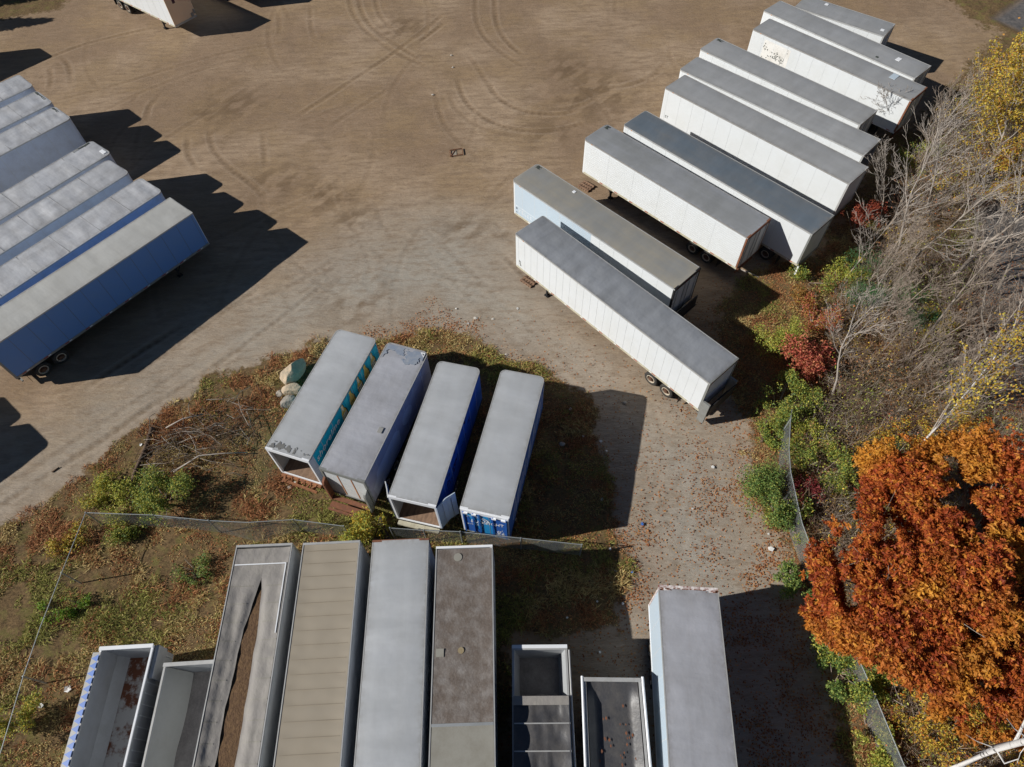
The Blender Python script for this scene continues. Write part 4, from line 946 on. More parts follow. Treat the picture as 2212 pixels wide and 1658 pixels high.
def grow(rg, base, d, length, r0, level, maxl, out, nb=(7, 5, 4), spread=(.9, .8, .7), lift=.25, ratio=.55, bend=.12, start=.3):
    k = 7 if level == 0 else 4; p = np.array(base, float); d = unit(np.array(d, float)); pts = [p.copy()]; dd = [d.copy()]
    for i in range(k):
        d = unit(d+rg.normal(size=3)*bend+np.array([0, 0, lift*.3])*(level > 0)); p = p+d*length/k; pts.append(p.copy()); dd.append(d.copy())
    rad = [r0*(1-.85*i/k) for i in range(k+1)]
    out.append((level, pts, rad))
    if level >= maxl: return
    for j in range(nb[level]):
        f = start+(1-start)*(j+.6*rg.rand())/nb[level] if level == 0 else .2+.8*(j+rg.rand())/nb[level]
        f = min(f, .98); q = f*k; i = int(q); b = np.array(pts[i])*(1-(q-i))+np.array(pts[i+1])*(q-i)
        perp = unit(np.cross(dd[i], rg.normal(size=3))); nd = unit(dd[i]+perp*spread[level]*rg.uniform(.7, 1.3)+np.array([0, 0, lift]))
        grow(rg, b, nd, length*ratio*rg.uniform(.7, 1.2)*(1.15-.6*f if level == 0 else 1), max(rad[i]*.55, .006), level+1, maxl, out, nb, spread, lift, ratio, bend*1.15, start)
def limb_meshes(t, out, mat, bmat=None, minr=.0105):
    m = MB()
    for lv, pts, rad in out:
        if lv == 0: m.tube(pts, [max(r, .02) for r in rad], 8)
    m.build('trunk', M[mat], t, smooth=True)
    m = MB()
    for lv, pts, rad in out:
        if lv > 0: m.tube(pts, [max(r, minr) for r in rad], 4 if lv == 1 else 3, cap=False)
    if m.v: m.build('branches', M[bmat or mat], t)
def tips(out, lv=2): return np.array([p for l, pts, r in out if l >= lv for p in pts[1:]])
M['bark_grey'] = surf('grey_bark', (.36, .31, .26, 1), .85, 0, dirt=(.14, .11, .085, 1), amt=.8, sc=5, stretch=(1, 1, .3))
M['bark_pale'] = surf('pale_grey_bark', (.38, .335, .29, 1), .8, 0, dirt=(.24, .20, .17, 1), amt=.6, sc=5)
M['bark_twig'] = surf('brown_grey_twig', (.29, .235, .19, 1), .85, 0, amt=.5, sc=3)
M['bark_brown'] = surf('brown_bark', (.13, .085, .055, 1), .9, 0, amt=.8, sc=6)
n = NT('birch_bark'); v = n.vec((1.2, 1.2, 9)); n.col(n.mix(n.ramp(n.noise(1.3, 5, .7, v), .57, .63), (.52, .50, .48, 1), (.05, .045, .04, 1))); n.b.inputs['Roughness'].default_value = .7; M['birch'] = n.m
def lean(base_px, top_px, h):
    b = at(*base_px, 0); return b, at(*top_px, h)-b
ORANGE = [(.54,.135,.026),(.60,.18,.03),(.42,.08,.02),(.32,.058,.016),(.68,.26,.04),(.47,.10,.024),(.26,.045,.016)]
# ---- oak trees
def oak(label, base, h, blobs, seed, nros):
    rg = np.random.RandomState(seed); t = empty('oak_tree', (base[0], base[1], 0), label=label, cat='tree', group='orange oak trees at the lower right')
    out = []; B0 = np.array([0, 0, 0.]); grow(rg, B0, (.03, .02, 1), h*.85, .24, 0, 2, out, nb=(9, 6), spread=(1.0, .8), lift=.15, ratio=.5, start=.3)
    bl = [(b[0]-base[0], b[1]-base[1], b[2], b[3], b[4] if len(b) > 4 else .75) for b in blobs]
    for b in bl: out.append((1, [np.array([0, 0, h*.4]), np.array([b[0]*.5, b[1]*.5, h*.4+(b[2]-h*.4)*.6]), np.array(b[:3])], [.09, .05, .02]))
    limb_meshes(t, out, 'bark_grey')
    P = blob_points(rg, bl, nros, .45); dn = float(1)
    # clumps and gaps
    keep = fbm(P[:,0]*1.0+P[:,2]*.7+base[0], P[:,1]+P[:,2]*.5+base[1], 1.0, seed, 3) > .385; P = P[keep]
    nl = 8; C = np.repeat(P, nl, 0)+rg.normal(size=(len(P)*nl, 3))*.03
    ang = np.tile(np.arange(nl)*2*math.pi/nl, len(P))+np.repeat(rg.rand(len(P))*6.3, nl); ti = np.repeat(rg.normal(size=(len(P), 3))*.35, nl, 0)
    D = np.stack([np.cos(ang), np.sin(ang), -.25+0*ang], -1)+ti*1.3
    tone = np.repeat(rg.rand(len(P)), nl); pal = np.array(ORANGE); col = pal[(tone*len(pal)).astype(int) % len(pal)]*rg.uniform(.8, 1.2, (len(C), 1))
    g = fbm(C[:,0]+base[0], C[:,1]+base[1], 2.2, seed+4, 3)[:, None]; low = np.clip((g-.46)*5, 0, 1)
    col = col*(1-low*.65)+np.array([.78, .38, .045])*low*.65*rg.uniform(.7, 1.2, (len(C), 1))
    co = leaves(rg, C, .17, .072, col, .45, D)
    link('crown', fastmesh('crown', co, 4, np.clip(col*np.array([.90, .95, 1.]), 0, 1), M['leaf']), t); return t
oak('big orange oak overhanging the chain link fence at the lower right', (17.2, 8.2), 9.5,
    [(14.6,7.2,6.6,2.0),(14.1,8.7,5.4,1.4),(16.8,9.2,7.4,2.1),(15.9,6.2,7.2,2.1),(17.8,7.6,8.3,2.5),(16.6,5.0,6.4,1.5),(17.8,5.9,7.2,1.6),(15.0,6.3,5.4,1.2),(13.6,7.2,4.4,1.0),(15.4,9.9,5.6,1.2),(17.7,11.2,6.3,1.8),(15.2,8.4,7.2,1.8),(14.2,6.6,4.6,.9)], 11, 24000)
oak('rust orange oak behind the biggest oak, against the right edge', (21.5, 10.5), 9,
    [(19.6,10.8,7.2,2.2),(18.6,12.6,6.3,1.8),(21.6,12.2,7.6,2.3),(20.6,8.6,7.8,2.2),(22.8,9.6,7.6,2.2),(18.2,13.6,5.4,1.5),(23.2,12.6,6,1.8),(20.2,13.8,5.6,1.7),(22.2,14.2,5.6,1.7),(19.2,9.4,7.4,2.0),(21.5,10.4,8.2,2.3)], 12, 20000)
oak('smaller orange oak in the lower right corner below the big one', (19.5, 4.2), 7.5,
    [(18.8,4.9,6.2,1.5),(20.2,5.8,6.6,1.9),(21.5,4.4,6.4,1.7),(17.8,6.4,6.8,1.5),(19.6,6.6,7.0,1.9),(19.4,3.2,4.6,1.4),(21.0,2.8,4.8,1.6),(18.0,3.9,4.2,1.0),(22.6,5.6,6.0,1.8)], 13, 13000)
# ---- birches
def bare(name, label, b, d, h, r, seed, mat='bark_pale', bmat=None, nb=(13, 6, 4), spread=(.95, .85, .8), lift=.24, ratio=.40, start=.32, cols=None, nleaf=0, ls=.12, maxl=3, group=None, cat='tree', bend=.08, minr=.009):
    rg = np.random.RandomState(seed); t = empty(name, (b[0], b[1], 0), label=label, cat=cat, group=group)
    r *= .72; out = []; grow(rg, (0, 0, -.05), d, h, r, 0, maxl, out, nb=nb, spread=spread, lift=lift, ratio=ratio, start=start, bend=bend); limb_meshes(t, out, mat, bmat, minr)
    if nleaf:
        P = tips(out); P = P[rg.randint(len(P), size=nleaf)]+rg.normal(size=(nleaf, 3))*.10; c = pick(rg, nleaf, cols)
        link('crown', fastmesh('crown', leaves(rg, P, ls, ls*.7, c, .5), 4, c, M['leaf']), t)
    return t
GBT = 'bare trees beyond the fence'
YEL = [(.56,.40,.05),(.50,.32,.04),(.62,.47,.08),(.40,.34,.06),(.48,.25,.05)]
YG = [(.36,.39,.07),(.28,.32,.06),(.46,.44,.08),(.20,.26,.05),(.50,.43,.08)]
GRN = [(.12,.20,.05),(.15,.24,.06),(.09,.15,.045),(.22,.29,.07),(.32,.35,.08)]
REDL = [(.50,.12,.08),(.56,.16,.11),(.36,.08,.06),(.56,.24,.12),(.42,.14,.06)]
PINE = [(.07,.17,.06),(.10,.22,.08),(.05,.13,.05)]
b, d = lean((1928,566), (2015,352), 8.2); bare('bare_tree', 'pale bare tree with a straight leaning trunk, in the thicket nearest the white trailers', b, d, 11, .13, 21, group=GBT)
b, d = lean((1947,590), (2078,409), 8); bare('bare_tree', 'bare tree with a slim grey trunk standing right behind the straight pale one', b, d, 10.5, .11, 22, 'bark_grey', 'bark_pale', group=GBT)
b, d = lean((2034,625), (2205,425), 8.5); bare('bare_tree', 'tall bare tree with a thick grey forked trunk reaching the right edge of the photo', b, d, 11.5, .20, 23, 'bark_grey', 'bark_pale', group=GBT, nb=(15, 7, 4))
b, d = lean((1815,617), (1905,452), 6.5); bare('bare_tree', 'small bare tree between the rear ends of the white trailers and the thicket', b, d, 7.5, .09, 24, 'bark_grey', 'bark_pale', group=GBT, nb=(12, 6, 4))
b, d = lean((1791,876), (1852,719), 6.2); bare('bare_tree', 'small leaning bare tree with a spreading pale crown beside the red shrub', b, (d[0], d[1], d[2]), 8.2, .12, 25, 'bark_pale', group=GBT, nb=(13, 7, 4), spread=(1.0, .8, .7), start=.45)
b, d = lean((2041,792), (2141,702), 4.6); bare('bare_tree', 'bare tree with a thick brown forked trunk over the grey pavement at the right', b, d, 11, .20, 26, 'bark_grey', 'bark_grey', group=GBT)
b, d = lean((1975,760), (2060,610), 6.5); bare('bare_tree', 'bare grey tree in the middle of the thicket with a long slender trunk', b, d, 10.5, .13, 27, 'bark_grey', 'bark_twig', group=GBT)
b, d = lean((2085,600), (2150,415), 7.0); bare('bare_tree', 'white barked bare tree near the right edge above the forked grey one', b, d, 9, .09, 28, 'bark_pale', group=GBT)
b, d = lean((1990,480), (2080,300), 7.0); bare('bare_tree', 'bare tree at the top of the thicket below the yellow tree', b, d, 9, .10, 29, 'bark_pale', group=GBT)
b, d = lean((1890,500), (1945,400), 4.0); bare('bare_tree', 'low bare tree closest to the rear of the trailer with the slate blue roof', b, d, 6, .07, 30, 'bark_grey', 'bark_pale', group=GBT, nb=(12, 6, 4))
b, d = lean((1925,300), (1960,260), 2.0); bare('bare_tree', 'twiggy bare sapling reaching over the rear corner of the trailer with flaking lettering', b, (d[0]-1.0, d[1]+.3, d[2]), 5.0, .05, 31, 'bark_grey', 'bark_pale', group=GBT, nb=(12, 6, 4))
b, d = lean((2150,640), (2200,560), 4.0); bare('bare_tree', 'bare tree with reddish brown twigs at the right edge over the pavement', b, d, 8, .12, 32, 'bark_grey', 'bark_twig', group=GBT)
b, d = lean((1865,1085), (2125,816), 10.5); bare('birch_tree', 'leaning birch with a white forked trunk rising out of the orange oak leaves', b, d, 12.3, .13, 33, 'birch', 'bark_pale', nb=(10, 5, 3), spread=(.4, .6, .6), start=.5, maxl=3, nleaf=1400, cols=YEL, bend=.03)
rg_ = 0
b = at(2040, 1672, 5.5); e = at(2150, 1617, 7.5); e2 = at(2230, 1598, 9.2); t = empty('birch_tree', (b[0]-2.2, b[1]-1.6, 0), label='big white birch trunk lying across the bottom right corner, its top out of the photo', cat='tree')
o0 = np.array([b[0]-2.2, b[1]-1.6, 0]); m = MB(); m.tube([(0, 0, 0), (.4, .3, 2.5), b-o0, e-o0, e2-o0, e2-o0+(e2-e)], [.20, .18, .15, .13, .10, .08], 12); m.build('trunk', M['birch'], t, smooth=True)
m = MB(); q = at(2190, 1608, 8.4)-o0; m.tube([q, at(2204, 1580, 8.8)-o0, at(2222, 1540, 9.6)-o0], [.07, .05, .03], 6); m.tube([e-o0, at(2170, 1650, 7.6)-o0, at(2200, 1640, 8)-o0], [.04, .03, .015], 5)
rr = np.random.RandomState(9)
for k in range(9):
    a = e-o0+(e2-e)*rr.rand(); dd_ = unit(rr.normal(size=3)); m.tube([a, a+dd_*.6, a+dd_*1.1+np.array([0, 0, .3])], [.02, .014, .008], 4)
m.build('branches', M['birch'], t)
# ---- slim saplings filling the thicket: three built, the rest copied
PZ = ppoly([(1800,760),(1870,600),(1905,480),(1960,390),(2010,330),(2090,380),(2330,300),(2330,860),(2060,880),(1960,900),(1850,880)])
G_ = lambda A, X, Y: A[int(np.clip(np.searchsorted(xs, X)-1, 0, nx-2)), int(np.clip(np.searchsorted(ys, Y)-1, 0, ny-2))]
rgs = np.random.RandomState(404); protos = []; GS = 'slim bare saplings in the thicket'; LS = 'slim bare sapling in the grey thicket beyond the fence'; k = 0
while k < 32:
    x, y = rgs.uniform(18, 50), rgs.uniform(12, 56)
    if float(polymask(np.array([x]), np.array([y]), PZ, .1)[0]) < .5 or G_(TAR, x, y) > .2: continue
    if k < 4: o = bare('bare_sapling', LS, np.array([x, y, 0]), (rgs.normal()*.12, rgs.normal()*.12, 1), 5.6, .055, 500+k, ['bark_grey', 'bark_twig', 'bark_pale', 'bark_twig'][k], 'bark_twig', nb=(14, 7, 4), group=GS, spread=(.7, .8, .8), start=.15, ratio=.42, minr=.0075); protos.append(o)
    else:
        src = protos[k % 4]; o = src.copy(); SC.collection.objects.link(o)
        for ch in src.children: c_ = ch.copy(); c_.parent = o; SC.collection.objects.link(c_)
        o.location = (x, y, 0); o.rotation_euler.z = rgs.rand()*6.3; s_ = rgs.uniform(.7, 1.3); o.scale = (s_, s_, s_)
    k += 1
# ---- yellow tree at the top right
bare('yellow_tree', 'yellow leaved tree with grey branches at the top right corner', at(2100, 430), (.1, .15, 1), 9.5, .16, 41, 'bark_pale', nb=(16, 8, 5), spread=(1.0, .9, .8), lift=.1, ratio=.5, start=.18, cols=YEL, nleaf=12000, ls=.15)
bare('yellow_tree', 'lower yellow brown tree between the top right yellow tree and the bare thicket', at(2060, 470), (.1, .1, 1), 6, .10, 42, 'bark_grey', nb=(14, 7, 4), spread=(1.1, .9, .8), lift=.05, ratio=.55, start=.15, cols=YEL+[(.30,.12,.03)]*2, nleaf=8000, ls=.13)
bare('yellow_tree', 'yellow tree at the right edge under the strip of road', at(2190, 360), (.1, .2, 1), 8, .13, 43, 'bark_grey', nb=(14, 7, 4), spread=(1.1, .9, .8), lift=.05, ratio=.55, start=.15, cols=YEL, nleaf=8000, ls=.15)
# ---- shrubs
def shrub(label, px, py, r, h, pal, seed, n_=1500, ls=.13, name='shrub', cat='shrub', group=None, zc=None, wd=.5, stems=9, dens=.42):
    rg = np.random.RandomState(seed); c = at(px, py, h*.45); t = empty(name, (c[0], c[1], 0), label=label, cat=cat, group=group)
    m = MB(); bl = []
    for k in range(stems):
        a = rg.rand()*6.3; q = r*.85*rg.rand()**.5; p = np.array([q*math.cos(a), q*math.sin(a), h*rg.uniform(.3, .85)]); bl.append((p[0], p[1], p[2], r*rg.uniform(.22, .55), .9)); m.tube([(p[0]*.15, p[1]*.15, 0), p*np.array([.6, .6, .55]), p], [.03, .022, .01], 4)
    m.build('stem', M['bark_twig'], t)
    P = blob_points(rg, bl, n_, .3); P[:, 2] = np.maximum(P[:, 2], .08)
    keep = fbm(P[:,0]+c[0]+P[:,2]*.5, P[:,1]+c[1], .6, seed, 3) > dens; P = P[keep]; c_ = pick(rg, len(P), pal, .3)
    link('foliage', fastmesh('foliage', leaves(rg, P, ls, ls*wd, c_, .5), 4, c_, M['leaf']), t); return t
SH_ = [('yellow green bush behind the lift gate of the nearest long trailer', 1690, 740, 1.5, 2.2, YG, 2600),
 ('yellow green bush at the top end of the right hand fence', 1690, 866, 1.5, 2.0, YG+GRN, 2600), ('dark green shrub where the red shrub meets the fence', 1755, 880, 1.1, 1.6, GRN+YG, 1600),
 ('large green bush bulging over the middle of the right hand fence', 1675, 1065, 1.8, 2.3, GRN, 4200), ('olive green bush leaning on the fence below the large green one', 1712, 1125, 1.1, 1.7, GRN+YG, 1800),
 ('green bush at the corner of the lower right trailer shadow', 1725, 1262, 1.0, 1.3, GRN, 1700), ('green and yellow bush along the fence beneath the oak leaves', 1800, 1400, .9, 1.5, YG+GRN, 1500),
 ('yellow flecked green bush growing through the fence beside the big trailer shadow', 1865, 1445, 1.3, 2.0, YG+GRN+YEL[:1], 3200), ('dark green bush on the yard side of the fence, lower right', 1812, 1475, .9, 1.4, GRN, 1500),
 ('low yellow green weeds by the fence near the bottom edge', 1880, 1570, .9, .8, YG, 1100), ('yellow orange sapling by the fallen looking white birch trunk', 2040, 1590, 2.0, 2.4, YEL+[(.55,.2,.03)], 2600),
 ('golden shrub at the right edge above the white birch trunk', 2150, 1560, 1.8, 2.2, YEL+[(.55,.2,.03)], 2400),
 ('leafy green bush poking out between the fence and the low oak boughs', 1835, 1440, 1.2, 2.6, GRN+YG, 2400),
 ('yellow green shrub at the bottom edge beside the fence', 1905, 1640, .8, 1.0, YG, 900),
 ('small green shrub by the dead log left of the fence', 1665, 945, .8, .7, YG+GRN, 700), ('olive shrub just beyond the fence right of the dead log', 1745, 950, 1.1, 1.4, YG, 1600),
 ('broad olive green shrub beyond the fence above the oak', 1775, 1015, 1.6, 1.6, YG+GRN, 3000), ('yellow orange shrub among the bare branches above the oak', 1880, 985, 1.7, 1.8, YEL+[(.45,.17,.02)], 1800),
 ('orange leaved shrub left of the white birch trunk', 1950, 935, 1.4, 1.8, YEL+[(.5,.18,.02)], 1500), ('orange leaved shrub at the right edge above the oak crowns', 2060, 900, 1.5, 1.9, YEL+[(.5,.18,.02)], 1200),
 ('red shrub with bright leaves beside the small leaning bare tree', 1757, 775, 1.5, 2.4, REDL, 2600), ('orange red shrub above the red one', 1765, 685, 1.2, 1.8, REDL+YEL[3:], 1500), ('pale orange shrub between the yellow green bush and the red shrub', 1730, 655, .9, 1.2, [(.36,.17,.05),(.42,.22,.06),(.3,.2,.05)], 900),
 ('maroon leaved shrub in the shade left of the big oak', 1748, 1062, .9, 2.2, [(.18,.025,.03),(.25,.04,.04),(.12,.02,.02)], 1000),
 ('dark red shrub in the shade behind the trailer with the slate blue roof', 1862, 478, 1.3, 2.6, [(.30,.06,.035),(.22,.04,.025),(.38,.10,.05)], 1700), ('small yellow shrub in front of the thicket', 1840, 560, .7, 1.4, YEL, 500),
 ('green patch of shrubs between the trailers and the thicket', 1752, 600, 1.2, .9, YG+GRN, 1300), ('yellow green shrub under the pale bare trees', 1840, 590, 1.3, 1.6, YG, 1700),
 ('yellow shrub with drooping leaves in the shaded gap of the thicket', 2010, 715, 1.3, 2.2, YEL+YG[:1], 1300), ('green shrub below the top right yellow tree', 1995, 330, 1.5, 1.6, YG+GRN, 1500),
 ('yellow green shrub at the edge of the thicket near the trailer with bluish smears', 1960, 385, 1.2, 1.5, YG, 1100), ('brown orange shrub under the bare trees', 2080, 700, 1.6, 1.2, [(.26,.12,.05),(.34,.18,.06)], 1300),
 ('green and yellow bush at the left end of the brush pile', 345, 1072, 1.7, 1.6, YG+GRN, 3600), ('smaller yellow green bush left of the brush pile bush', 285, 1092, 1.1, 1.1, YG, 1500), ('low yellow green weeds by the yard edge at the left', 215, 1060, 1.0, .8, YG+YEL[:1], 1200),
 ('round yellow and green bush in front of the gated trailer with the white roll door', 785, 1138, 1.05, 2.1, YG+YEL[:2], 2400), ('small leafy sapling beside the open blue trailer', 868, 1105, .5, 1.0, YG+[(.4,.45,.2)], 260),
 ('bright green weeds on the left fence line', 118, 1312, .7, .6, [(.16,.30,.03),(.25,.34,.03)], 700), ('bright green weeds right of the left fence line', 165, 1300, .6, .6, [(.10,.22,.03),(.2,.3,.03)], 500),
 ('yellow green sapling at the lower left edge', 38, 1560, 1.1, 1.8, YG+YEL[:1], 1500), ('yellow shrub on the corner of the left fence', 150, 1175, .9, .9, YEL+YG[:2], 900),
 ('dark green shrub inside the fence corner', 275, 1140, .8, .8, GRN+YG, 800), ('green clump in the straw grass near the torn tarp trailer', 420, 1230, .9, .5, GRN, 900)]
for i, (lb, px, py, r, h, pal, n_) in enumerate(SH_): shrub(lb, px, py, r*1.18, h*1.05, pal, 100+i, int(n_*2.1), ls=.15 if pal is REDL else .12)
shrub('young green pine in the thicket behind the yellow green bushes', 1880, 625, 2.2, 3.2, PINE, 160, 6500, ls=.16, name='pine_tree', cat='tree', wd=.18, stems=9)
shrub('second green pine deeper in the thicket', 1985, 680, 1.6, 2.6, PINE, 161, 3500, ls=.16, name='pine_tree', cat='tree', wd=.18, stems=7)
shrub('green pine bough showing between the birch and the orange oak', 1945, 1010, 1.3, 2.0, PINE, 162, 2500, ls=.16, name='pine_tree', cat='tree', wd=.18)
# ---- the off-frame trees that shade the upper left corner
for k, (x, y) in enumerate(((-62.5, 68), (-60, 74.5), (-66, 76))):
    rgk = np.random.RandomState(50+k); t = empty('evergreen_tree', (x, y, 0), label=['evergreen tree out of view left of the upper left corner', 'evergreen tree out of view just beyond the upper left corner', 'farthest evergreen tree beyond the upper left corner'][k], cat='tree')
    MB().tube([(0,0,0), (0,0,9)], [.25, .05], 8).build('trunk', M['bark_brown'], t)
    P = rgk.rand(5000, 1)*8.5; a = rgk.rand(5000)*6.3; rr = (3.2*(1-P[:,0]/9.2))*rgk.rand(5000)**.4; Q = np.stack([rr*np.cos(a), rr*np.sin(a), P[:,0]+.8], -1); c_ = pick(rgk, 5000, PINE)
    link('foliage', fastmesh('foliage', leaves(rgk, Q, .5, .2, c_, .4), 4, c_, M['leaf']), t)
# ------------------------------------------------------------------ ground cover
rg = np.random.RandomState(70)
def scatter(n_, x0, x1, y0, y1):
    X = rg.uniform(x0, x1, n_); Y = rg.uniform(y0, y1, n_); return X, Y
def G(A, X, Y):
    i = np.clip(np.searchsorted(xs, X)-1, 0, nx-2); j = np.clip(np.searchsorted(ys, Y)-1, 0, ny-2); return A[i, j]
X, Y = scatter(1100000, -34, 40, -2, 40)
wv = G(WEED, X, Y)+(fbm(X, Y, .9, 90, 3)-.5)*.9; k = (wv > .5) & ((fbm(X, Y, .8, 95, 3)+.25*fbm(X, Y, 3., 97, 2) > .53)); X, Y = X[k], Y[k]
keep = rg.rand(len(X)) < .75; X, Y = X[keep], Y[keep]; N = len(X)
hn = fbm(X, Y, 1.7, 96, 3); hgt = .06+.34*np.clip(hn*2.4-.8, 0, 1)
hue = fbm(X, Y, 2.6, 98, 4)+rg.normal(size=N)*.07; hue2 = fbm(X, Y, 1.1, 99, 3)+rg.normal(size=N)*.10; cl = np.zeros((N, 3))
pals = [np.array(q) for q in ([(.48,.36,.15),(.56,.45,.20),(.38,.26,.10)], [(.28,.27,.07),(.36,.34,.09),(.19,.20,.05)], [(.36,.16,.07),(.44,.21,.09),(.27,.11,.05)])]
redz = np.exp(-((X+17)**2+(Y-20)**2)/60)*.12; w0 = np.where(hue > .535+redz, 1, np.where(hue2+redz > .49, 2, 0)); ri = rg.randint(3, size=N)
for q in range(3): cl[w0 == q] = pals[q][ri[w0 == q]]
cl *= rg.uniform(.75, 1.35, (N, 1))
lefty = X < 10
C = np.stack([X, Y, G(GZ, X, Y)], -1); D = unit(rg.normal(size=(N, 3))*np.array([1, 1, .25])+np.array([0, 0, .75]))
co = leaves(rg, C, 1., .1, cl, .2, D); # scale each blade by its own height
C4 = C[:, None, :]; co = C4+(co-C4)*np.array([1,1,1])*(hgt[:, None, None]*1.0)*np.array([1.3,1.3,1.])
wid = rg.uniform(.008, .024, (N, 1)); s_ = unit(np.cross(D, np.array([0, 0, 1.])+rg.normal(size=(N, 3))*.3)); mid = C+D*hgt[:, None]*.55; co[:, 1] = mid+s_*wid; co[:, 3] = mid-s_*wid
link('weeds', fastmesh('weeds', co, 4, cl, M['blade']), label='dry brown and olive weeds covering the rough ground', kind='stuff', cat='weeds')
# fallen leaves
X, Y = scatter(520000, -20, 45, -2, 42); lv = G(LIT, X, Y)*.75+.05*G(WEED, X, Y); k = rg.rand(len(X)) < lv*.8; X, Y = X[k], Y[k]; N = len(X)
c_ = pick(rg, N, [(.38,.14,.05),(.30,.11,.045),(.46,.23,.09),(.34,.18,.09),(.22,.09,.04)], .3); C = np.stack([X, Y, G(GZ, X, Y)+.015+rg.rand(N)*.03], -1)
link('fallen_leaves', fastmesh('fallen_leaves', leaves(rg, C, .11, .06, c_, .85, rg.normal(size=(N, 3))*np.array([1,1,.15])), 4, c_, M['blade']), label='rust coloured fallen leaves scattered over the gravel', kind='stuff', cat='fallen leaves')
# brush beyond the fence: thin upright stems
FB = ppoly([(1760,900),(1700,900),(1715,1010),(1740,1130),(1780,1220),(1830,1330),(1900,1480),(1975,1658),(1990,1760),(2700,1760),(2700,-40),(2260,100),(2060,200),(1990,330),(1930,400),(1880,560),(1770,700),(1800,800)])
X, Y = scatter(200000, 10, 60, -2, 66); k = (polymask(X, Y, FB, .5) > .5) & (G(TAR, X, Y) < .35); X, Y = X[k], Y[k]; k = (fbm(X, Y, 1.8, 130, 3) > .36) & (rg.rand(len(X)) < .9); X, Y = X[k][:34000], Y[k][:34000]; N = len(X)
hh = rg.uniform(.5, 2.8, N)*(.6+.8*fbm(X, Y, 2.2, 133, 3)); D = unit(rg.normal(size=(N, 3))*.55+np.array([0, 0, 1])); C = np.stack([X, Y, 0*X], -1); s_ = unit(np.cross(D, rg.normal(size=(N, 3)))); w_ = .010; E1 = C+D*hh[:, None]*.55; D2 = unit(D+rg.normal(size=(N, 3))*.35); E2 = E1+D2*hh[:, None]*.5
n3 = unit(np.cross(D, s_))
quads = [np.stack([C-s_*w_, C+s_*w_, E1+s_*w_*.8, E1-s_*w_*.8], 1), np.stack([C-n3*w_, C+n3*w_, E1+n3*w_*.8, E1-n3*w_*.8], 1), np.stack([E1-s_*w_*.8, E1+s_*w_*.8, E2+s_*w_*.3, E2-s_*w_*.3], 1), np.stack([E1-n3*w_*.8, E1+n3*w_*.8, E2+n3*w_*.3, E2-n3*w_*.3], 1)]
for q in range(4):
    S = C+(E2-C)*rg.uniform(.3, .9, (N, 1)); T_ = S+unit(rg.normal(size=(N, 3))+np.array([0, 0, .8]))*rg.uniform(.25, .7, (N, 1)); quads.append(np.stack([S-s_*.01, S+s_*.01, T_+s_*.004, T_-s_*.004], 1))
tc = pick(rg, N, [(.32,.26,.20),(.24,.18,.13),(.42,.36,.30),(.20,.13,.09),(.30,.20,.12)], .2)
lf = []; lc_ = []
sel = rg.randint(N, size=60000); P = C[sel]+(E2[sel]-C[sel])*rg.uniform(.25, 1.05, (len(sel), 1))+rg.normal(size=(len(sel), 3))*.18; P[:, 2] = np.abs(P[:, 2])+.05
hz = fbm(P[:,0], P[:,1], 3.2, 140, 3); c2 = np.where((hz > .55)[:, None], pick(rg, len(P), YG+[(.20,.24,.07)]), np.where((hz > .45)[:, None], pick(rg, len(P), [(.40,.19,.08),(.32,.19,.09),(.46,.26,.10),(.50,.16,.06)]), pick(rg, len(P), YEL[:3]+[(.25,.15,.06)]*3)))
quads.append(leaves(rg, P, .11, .075, c2, .5)); cols = np.concatenate([tc]*8+[c2])
link('undergrowth', fastmesh('undergrowth', np.concatenate(quads), 4, cols, M['blade']), label='tangled grey brown undergrowth with scattered yellow leaves beyond the fence', kind='stuff', cat='undergrowth')
# ------------------------------------------------------------------ fences
M['wire'] = surf('galvanised_wire', (.34, .37, .38, 1), .5, .4, amt=.3)
def fence(label, tops, h, posts, mesh=True, off=(0, 0), sag=None, base=None, wire=.008, pitch=.075, rail=True, lowrail=False):
    """tops: photo points of the top rail; posts: indexes that carry a post; sag: per point (dx, dy) shift of the foot"""
    T = [at(x, y, h) for x, y in tops]; o = T[0]; t = empty('chain_link_fence', (o[0], o[1], 0), label=label, cat='fence'); o = np.array([o[0], o[1], 0])
    T = [p-o for p in T]; S = sag or [(0, 0)]*len(T); F = [np.array([p[0]+s[0], p[1]+s[1], .03]) for p, s in zip(T, S)]
    if rail: MB().tube(T, .022, 6).build('top_rail', M['wire'], t)
    for i in posts: MB().tube([(T[i][0], T[i][1], -.05), T[i]+np.array([0, 0, .06])], .035, 7).build('fence_post', M['wire'], t)
    if mesh:
        m = MB()
        for a, b, fa, fb in zip(T[:-1], T[1:], F[:-1], F[1:]):
            L = np.linalg.norm(b-a); n_ = int((L+h)/pitch)
            P = lambda u, v: (a*(1-u)+b*u)*(1-v)+(fa*(1-u)+fb*u)*v
            for k in range(n_):
                s = k*pitch
                for sg in (0, 1):
                    u0, v0, u1, v1 = s, 0., s-h, 1.
                    if u0 > L: v0 = (u0-L)/h; u0 = L
                    if u1 < 0: v1 = s/h; u1 = 0
                    if v1 <= v0: continue
                    if sg: u0, u1 = L-u0, L-u1
                    p, q = P(u0/L, v0), P(u1/L, v1); d = unit(q-p); e = np.cross(d, unit(np.cross(b-a, fa-a)))*wire/2
                    m.add([p-e, p+e, q+e, q-e], [(0, 1, 2, 3)])
        m.build('wire_mesh', M['wire'], t)
    return t
fence('chain link fence with a sagging leaning mesh, running left to right below the delivery trailers', [(185,1108),(330,1113),(450,1125),(535,1129),(633,1123),(742,1137)], 1.8, (0, 1, 2, 4, 5), sag=[(0,0),(0,0),(0,0),(.2,-.5),(0,0),(0,0)])
